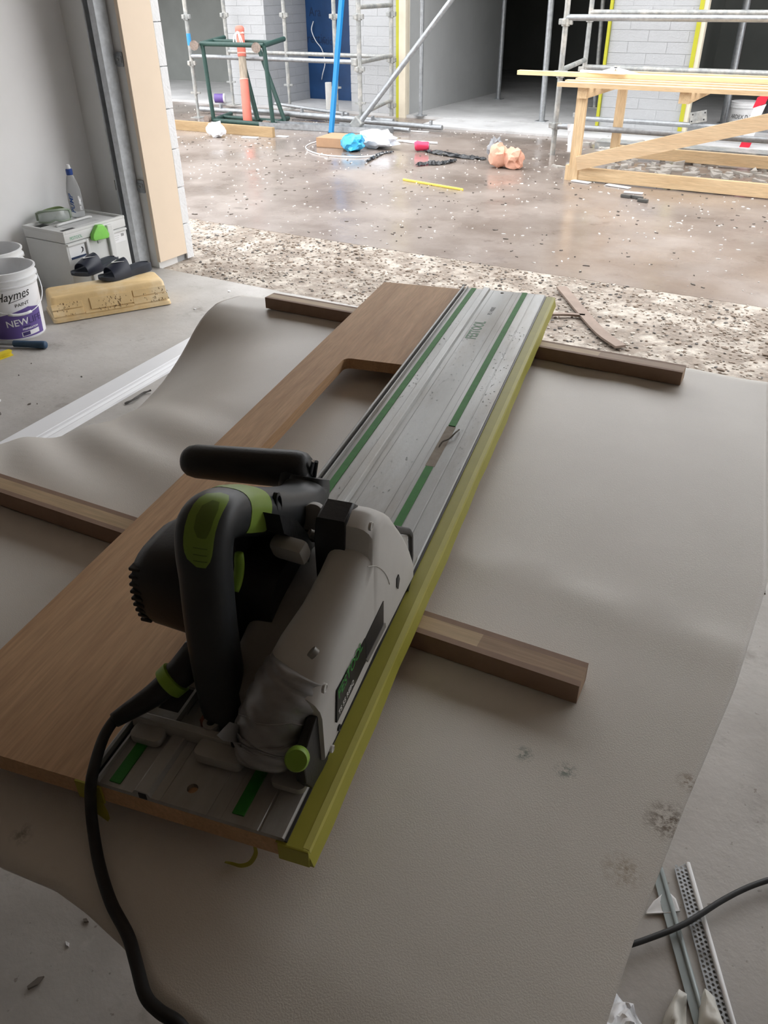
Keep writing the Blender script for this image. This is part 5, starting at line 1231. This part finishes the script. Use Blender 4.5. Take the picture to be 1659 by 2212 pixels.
bblob('rag', 'grey and dark rag behind the peach cloth', 'rag', 1068, 352, (0.07, 0.06, 0.10), 31, M('rag_grey', (0.30, 0.31, 0.33), 0.7, var=0.3), 0.4, 2.6)
# flattened carton
cq = ab(715, 320, 0.0); ct = bthing('cardboard_carton', 'flattened brown cardboard carton lying next to the blue bag', 'carton', cq.x, cq.y, 0, 0.12)
card = M('cardboard', (0.40, 0.245, 0.145), 0.8, var=0.08); cardi = M('cardboard_inside', (0.26, 0.155, 0.095), 0.8, var=0.08)
for nm, lo_, hi_ in (('bottom', (-0.16, 0, 0), (0.13, 0.34, 0.006)), ('front_flap', (-0.16, 0, 0.0), (0.13, 0.006, 0.082)), ('left_flap', (-0.16, 0.006, 0.0), (-0.154, 0.34, 0.082)), ('top', (-0.16, 0, 0.082), (0.13, 0.34, 0.087)), ('back_flap', (-0.16, 0.334, 0.006), (0.13, 0.34, 0.082))): bobj(nm, mm(lo_, hi_), card, ct)
bobj('open_flap', box(bmesh.new(), (0.165, 0.22, 0.078), (0.075, 0.22, 0.004), ry=0.35), cardi, ct)
# strapping, can, film, sticks
sp = obj('plastic_strap', tb(smooth_path([ab(*q, 0.008) for q in [(905, 310), (850, 304), (760, 300), (690, 305), (660, 318), (690, 333), (760, 339), (810, 336), (838, 328)]], 6), 0.006, n=6, r2=0.004), white_plastic)
sp.rotation_euler = (0, 0, ANG); tag(sp, 'looped white plastic strapping around the carton and bags', 'strap')
tr = obj('white_tube', tb([ab(858, 304, 0.012), ab(945, 309, 0.012)], 0.011, n=10), white_plastic, smooth=40); tr.rotation_euler = (0, 0, ANG); tag(tr, 'straight white plastic conduit lying right of the white bag', 'conduit')
cq = ab(912, 327, 0.0); can = bthing('drink_can', 'crushed red drink can on the wet yard', 'can', cq.x, cq.y, 0.0, 0.4)
bobj('can_body', tb([(-0.07, 0, 0.045), (-0.05, 0, 0.048), (0.0, 0.004, 0.046), (0.05, 0, 0.043), (0.065, 0, 0.043)], [0.036, 0.045, 0.040, 0.044, 0.034], n=16), M('can_red', (0.72, 0.05, 0.12), 0.3, 0.3), can, smooth=40)
bobj('can_lid', tb([(0.063, 0, 0.043), (0.068, 0, 0.043)], 0.034, n=16), galv, can, smooth=40)
film_b = M('black_film', (0.025, 0.027, 0.03), 0.12, var=0.2)
def crumple(name, label, cat, pxs, w, mat, seed, h=0.035):
    pts = smooth_path([ab(*q, 0.0) for q in pxs], 8); rg_ = random.Random(seed); bm = bmesh.new(); rows = []
    for i, p in enumerate(pts):
        t_ = (pts[min(i+1, len(pts)-1)]-pts[max(0, i-1)]).normalized(); n_ = Vector((-t_.y, t_.x, 0)); f = math.sin(math.pi*(i+0.6)/(len(pts)+0.2))**0.5
        rows.append([bm.verts.new(p+n_*(w*f*k)+EZ*(0.003+h*rg_.random()*(1-abs(k)*0.6))) for k in (-1, -0.5, 0, 0.5, 1)])
    for a_, b_ in zip(rows, rows[1:]):
        for k in range(4): bm.faces.new((a_[k], a_[k+1], b_[k+1], b_[k]))
    o = obj(name, bm, mat); md = o.modifiers.new('thickness', 'SOLIDIFY'); md.thickness = 0.002; o.rotation_euler = (0, 0, ANG); return tag(o, label, cat)
crumple('black_film', 'strip of shiny black film running from the red can to the cloth', 'plastic film', [(915, 327), (950, 333), (1000, 341), (1050, 346)], 0.055, film_b, 2)
crumple('black_film', 'short shiny black film strip nearer the camera than the red can', 'plastic film', [(900, 360), (920, 356), (950, 355), (985, 349)], 0.05, film_b, 3)
crumple('black_film', 'dark film tail curling below the white bag', 'plastic film', [(790, 352), (810, 340), (825, 333), (850, 330)], 0.03, film_b, 5, 0.02)
ys = obj('yellow_strip', tb([ab(871, 388, 0.008), ab(1000, 410, 0.008)], 0.010, n=8, r2=0.006), M('strip_yellow', (0.78, 0.62, 0.10), 0.5)); ys.rotation_euler = (0, 0, ANG); tag(ys, 'thin yellow plastic strip lying on the wet yard', 'strip')
# broken dark clip right of centre
cl = bthing('broken_clip', 'dark broken plastic clip on the yard in front of the trestle', 'debris', 0, 0)
for px_, py_, sx_, sy_, rz_ in ((1352, 427, 0.075, 0.035, -0.2), (1375, 430, 0.10, 0.02, -0.25), (1388, 437, 0.075, 0.03, -0.15)):
    q = ab(px_, py_, 0.0); bobj('piece', box(bmesh.new(), (q.x, q.y, 0.012), (sx_, sy_, 0.022), rz=rz_, bev=0.004), M('clip_dark', (0.09, 0.09, 0.085), 0.5), cl)
for i, (px_, py_, l_, w_, rz_, lab) in enumerate([(1255, 394, 0.16, 0.05, -0.2, 'flat white board scrap at the left foot of the trestle'), (1335, 404, 0.20, 0.05, -0.25, 'flat white board scrap in front of the lower trestle rail'), (1368, 418, 0.14, 0.04, 0.1, 'small white board scrap just behind the broken clip'),
                                                 (540, 298, 0.18, 0.06, 0.2, 'flat white scrap in front of the timber plank'), (610, 296, 0.13, 0.06, 0.1, 'white paper scrap right of the timber plank end'), (885, 284, 0.45, 0.03, 0.1, 'pale strip of packing lying at the kerb')]):
    q = ab(px_, py_, 0.0); o = obj('board_scrap', box(bmesh.new(), (0, 0, 0.006), (l_, w_, 0.008), bev=0.002), white_plastic); o.location = B(q.x, q.y, 0); o.rotation_euler = (0, 0, ANG+rz_); tag(o, lab, 'scrap')
q = ab(478, 222, 0.03); pc_ = bthing('purple_tin', 'purple and white tin lying by the left pier', 'tin', q.x, q.y, 0.03, 0.5)
bobj('tin_body', tb([(-0.08, 0, 0.055), (0.04, 0, 0.055)], 0.055, n=16), M('tin_purple', (0.16, 0.10, 0.33), 0.4), pc_, smooth=40); bobj('tin_lid', tb([(0.04, 0, 0.055), (0.06, 0, 0.055)], 0.057, n=16), white_plastic, pc_, smooth=40)

# brown lath on the gravel
for pxs, lab in (([(1212, 624), (1262, 684), (1300, 725), (1340, 753)], 'long brown lath lying across the gravel strip'), ([(1185, 683), (1225, 683), (1263, 686)], 'short brown lath meeting the long one on the gravel')):
    pts = smooth_path([ab(*q, 0.0) for q in pxs], 4); bm = bmesh.new(); rings = []
    for i, p in enumerate(pts):
        t_ = (pts[min(i+1, len(pts)-1)]-pts[max(0, i-1)]).normalized(); n_ = Vector((-t_.y, t_.x, 0))*(0.026 if len(pxs) > 3 else 0.010)
        rings.append([p-n_+EZ*0.004, p+n_+EZ*0.004, p+n_+EZ*0.014, p-n_+EZ*0.014])
    o = obj('lath', loft(bm, rings), M('brown_lath', (0.29, 0.225, 0.185), 0.8, var=0.15)); o.rotation_euler = (0, 0, ANG); tag(o, lab, 'lath')

# ------------------------------------------------------------------ timber trestle at the right
tt = bthing('timber_trestle', 'pale pine trestle bench with slatted top and diagonal brace', 'trestle bench', 0, 0)
TF, TK, TH_ = 6.54, 7.62, 0.665
aT0, aT1 = -2.17, 0.25
for b_, lean in ((TF, 0.0), (TK, 0.02)):
    for a_ in (aT0, aT1): bobj('leg', mm((a_, b_, 0.0), (a_+0.075, b_+0.045, TH_)), pineZ, tt); 
bobj('leg_packer', mm((aT0-0.03, TF+0.005, 0.0), (aT0, TF+0.05, 0.11)), pineZ, tt)
bobj('lower_rail', mm((aT0+0.075, TF+0.010, 0.008), (aT1, TF+0.055, 0.100)), pine, tt)
bobj('lower_rail', mm((aT0+0.075, TK+0.010, 0.02), (aT1, TK+0.055, 0.112)), pine, tt)
q0, q1 = Vector((aT0+0.07, TF-0.004, 0.135)), P(1659, 262, TF-0.004)
dq = (q1-q0); q1 = q0+dq*1.45; nq = Vector((-dq.z, 0, dq.x)).normalized()*0.05
bobj('brace', loft(bmesh.new(), [[p-nq+Vector((0, 0, 0)), p+nq, p+nq+Vector((0, -0.035, 0)), p-nq+Vector((0, -0.035, 0))] for p in (q0, q1)]), wood('pine_brace', (0.60, 0.42, 0.25), (0.74, 0.56, 0.36), 0, scale=7), tt)
for a_ in (aT0+0.01, P(1470, 205, TF).x, aT1-0.05):
    bobj('bearer', mm((a_, TF-0.03, TH_-0.075), (a_+0.075, TK+0.08, TH_)), pineY, tt)
slats = [(TF-0.06, 0.075), (TF+0.12, 0.07), (TF+0.30, 0.07), (TF+0.48, 0.07), (TF+0.66, 0.07), (TF+0.84, 0.07), (TF+1.02, 0.07)]
for b_, w_ in slats: bobj('slat', mm((aT0-0.14+random.uniform(-0.02, 0.02), b_, TH_), (aT1+0.2, b_+w_, TH_+0.030)), pine, tt)
# loose pieces on the bench
lq = ab(1120, 155, TH_+0.05)
lbt = bthing('loose_batten', 'long pine batten on the bench sticking out past its left end', 'batten', lq.x, lq.y, TH_+0.031, 0.015)
bobj('stick', mm((0, -0.03, 0), (2.6, 0.03, 0.032)), wood('pine_light', (0.70, 0.54, 0.30), (0.84, 0.68, 0.42), 0), lbt)
for px0, py0, px1, py1, z_, lab in [(1290, 158, 1330, 147, 0.040, 'short white trim offcut leaning at the left of the bench top'), (1326, 146, 1390, 164, 0.045, 'white trim offcut lying askew on the bench top'), (1255, 163, 1350, 168, 0.034, 'white trim offcut along the front of the bench top'), (1600, 171, 1690, 180, 0.036, 'white trim offcut at the right end of the bench top')]:
    a_, b_ = ab(px0, py0, TH_+0.04), ab(px1, py1, TH_+0.04); d_ = b_-a_; o = bthing('trim_offcut', lab, 'offcut', a_.x, a_.y, TH_+0.0305+(0.033 if abs(a_.y-lq.y) < 0.12 else 0), math.atan2(d_.y, d_.x))
    bobj('profile', prism([(-0.03, 0), (0.03, 0), (0.03, 0.010), (0.01, 0.016), (-0.03, 0.016)], 0, d_.length, 'x') , white_plastic, o)
# things behind the bench
wp = ab(1245, 330, 0.0)
hang = obj('plastic_sheet', loft(bmesh.new(), [[Vector((P(1226+dx, y, GB-0.04).x+0.0, GB-0.04+0.012*math.sin(k*2.2+j), P(1226+dx, y, GB-0.04).z)) for k, dx in enumerate((0, 8, 18, 18.5, 8.5, 0.5))] for j, y in enumerate((268, 282, 296, 310, 328))], cap=False), white_wrap); hang.rotation_euler = (0, 0, ANG)
tag(hang, 'white plastic sheet hanging from the right scaffold', 'plastic sheet')
wbk = ab(1600, 276, 0.03); wb = bthing('adhesive_bucket', 'white tub with dark lettering in the dark room behind the scaffold', 'bucket', wbk.x, wbk.y, 0.03)
bobj('tub', lathe([(0.125, 0.0), (0.14, 0.20), (0.146, 0.205), (0.146, 0.25), (0.14, 0.252)], 28), M('tub_white', (0.66, 0.66, 0.66), 0.45), wb, smooth=40)
for z_ in (0.20, 0.225, 0.25): bobj('rib', lathe([(0.142, z_-0.004), (0.149, z_-0.002), (0.149, z_+0.002), (0.142, z_+0.004)], 28, cap0=False, cap1=False), MATS['tub_white'], wb, smooth=40)
ca_ = math.atan2(-wbk.y, -wbk.x)
text('lettering', 'ARDEX D 2', 0.055, printk, wb, None, warp=lambda q: Vector(((0.139+q.z)*math.cos(ca_-1.0+q.x/0.139), (0.139+q.z)*math.sin(ca_-1.0+q.x/0.139), 0.10+q.y)), sx=0.8)
# red and white barrier post
rw = bthing('barrier_tape', 'red and white striped barrier tape stretched behind the trestle', 'barrier tape', 0, 0)
t0_, t1_ = P(1648, 205, 8.6), P(1606, 322, 8.6); nst = 5
for i in range(nst):
    a_, b_ = t0_.lerp(t1_, i/nst), t0_.lerp(t1_, (i+1)/nst); wv = Vector((0.05, 0, 0.02))
    bobj('stripe', loft(bmesh.new(), [[p-wv, p+wv, p+wv+Vector((0, 0.003, 0)), p-wv+Vector((0, 0.003, 0))] for p in (a_+Vector((0.01, 0, 0)), b_)]), M('tape_red', (0.68, 0.03, 0.06), 0.4) if i % 2 == 0 else white_plastic, rw)
# orange machine with hoses
oq = ab(1650, 262, 0.03); om = bthing('orange_machine', 'orange site machine with grey hoses in the dark room at the right edge', 'machine', oq.x, oq.y+0.6, 0.03)
orm = M('machine_orange', (0.72, 0.14, 0.05), 0.45, var=0.1); gry = M('machine_grey', (0.45, 0.45, 0.46), 0.5)
bobj('cabinet', mm((-0.10, 0, 0.45), (0.55, 0.4, 1.02), bev=0.02), orm, om)
bobj('stand', mm((-0.08, 0.02, 0.0), (0.53, 0.38, 0.45), bev=0.01), M('machine_dark', (0.08, 0.08, 0.09), 0.6), om)
bobj('front_panel', mm((0.0, -0.012, 0.62), (0.40, 0.0, 0.92), bev=0.004), gry, om)
bobj('lamp', tb([(-0.02, -0.002, 0.80), (-0.02, -0.02, 0.80)], 0.03, n=14), M('lamp_amber', (0.85, 0.40, 0.04), 0.3), om)
bobj('lid', mm((-0.14, -0.03, 1.02), (0.58, 0.42, 1.07), bev=0.02), gry, om)
bobj('base_tray', mm((-0.14, -0.10, 0.42), (0.20, 0.0, 0.46), bev=0.01), M('tray_red', (0.6, 0.05, 0.05), 0.4), om)
for k in range(3): bobj('hose', tb(smooth_path([(0.10+0.05*k, -0.03, 1.06), (0.05+0.05*k, -0.07, 0.92), (0.10+0.04*k, -0.08, 0.75), (0.02+0.06*k, -0.09, 0.58), (-0.10+0.05*k, -0.10, 0.48)], 5), 0.014, n=8), gry, om, smooth=True)
bobj('plug', tb([(0.12, -0.04, 1.06), (0.12, -0.05, 1.20)], 0.045, n=12), M('plug_mint', (0.30, 0.62, 0.50), 0.5), om, smooth=40)

# ------------------------------------------------------------------ put each Empty at the base of its thing
bpy.context.view_layer.update()
for o in list(COL.objects):
    if o.type != 'EMPTY' or o.parent is not None or not o.children: continue
    pts = [c.matrix_local @ Vector(q) for c in o.children if c.type == 'MESH' for q in c.bound_box]
    d = Vector(((min(p.x for p in pts)+max(p.x for p in pts))/2, (min(p.y for p in pts)+max(p.y for p in pts))/2, min(p.z for p in pts)))
    for c in o.children: c.location = c.location - d
    o.location = o.location + Matrix.Rotation(o.rotation_euler.z, 3, 'Z') @ Vector((d.x*o.scale.x, d.y*o.scale.y, d.z*o.scale.z))
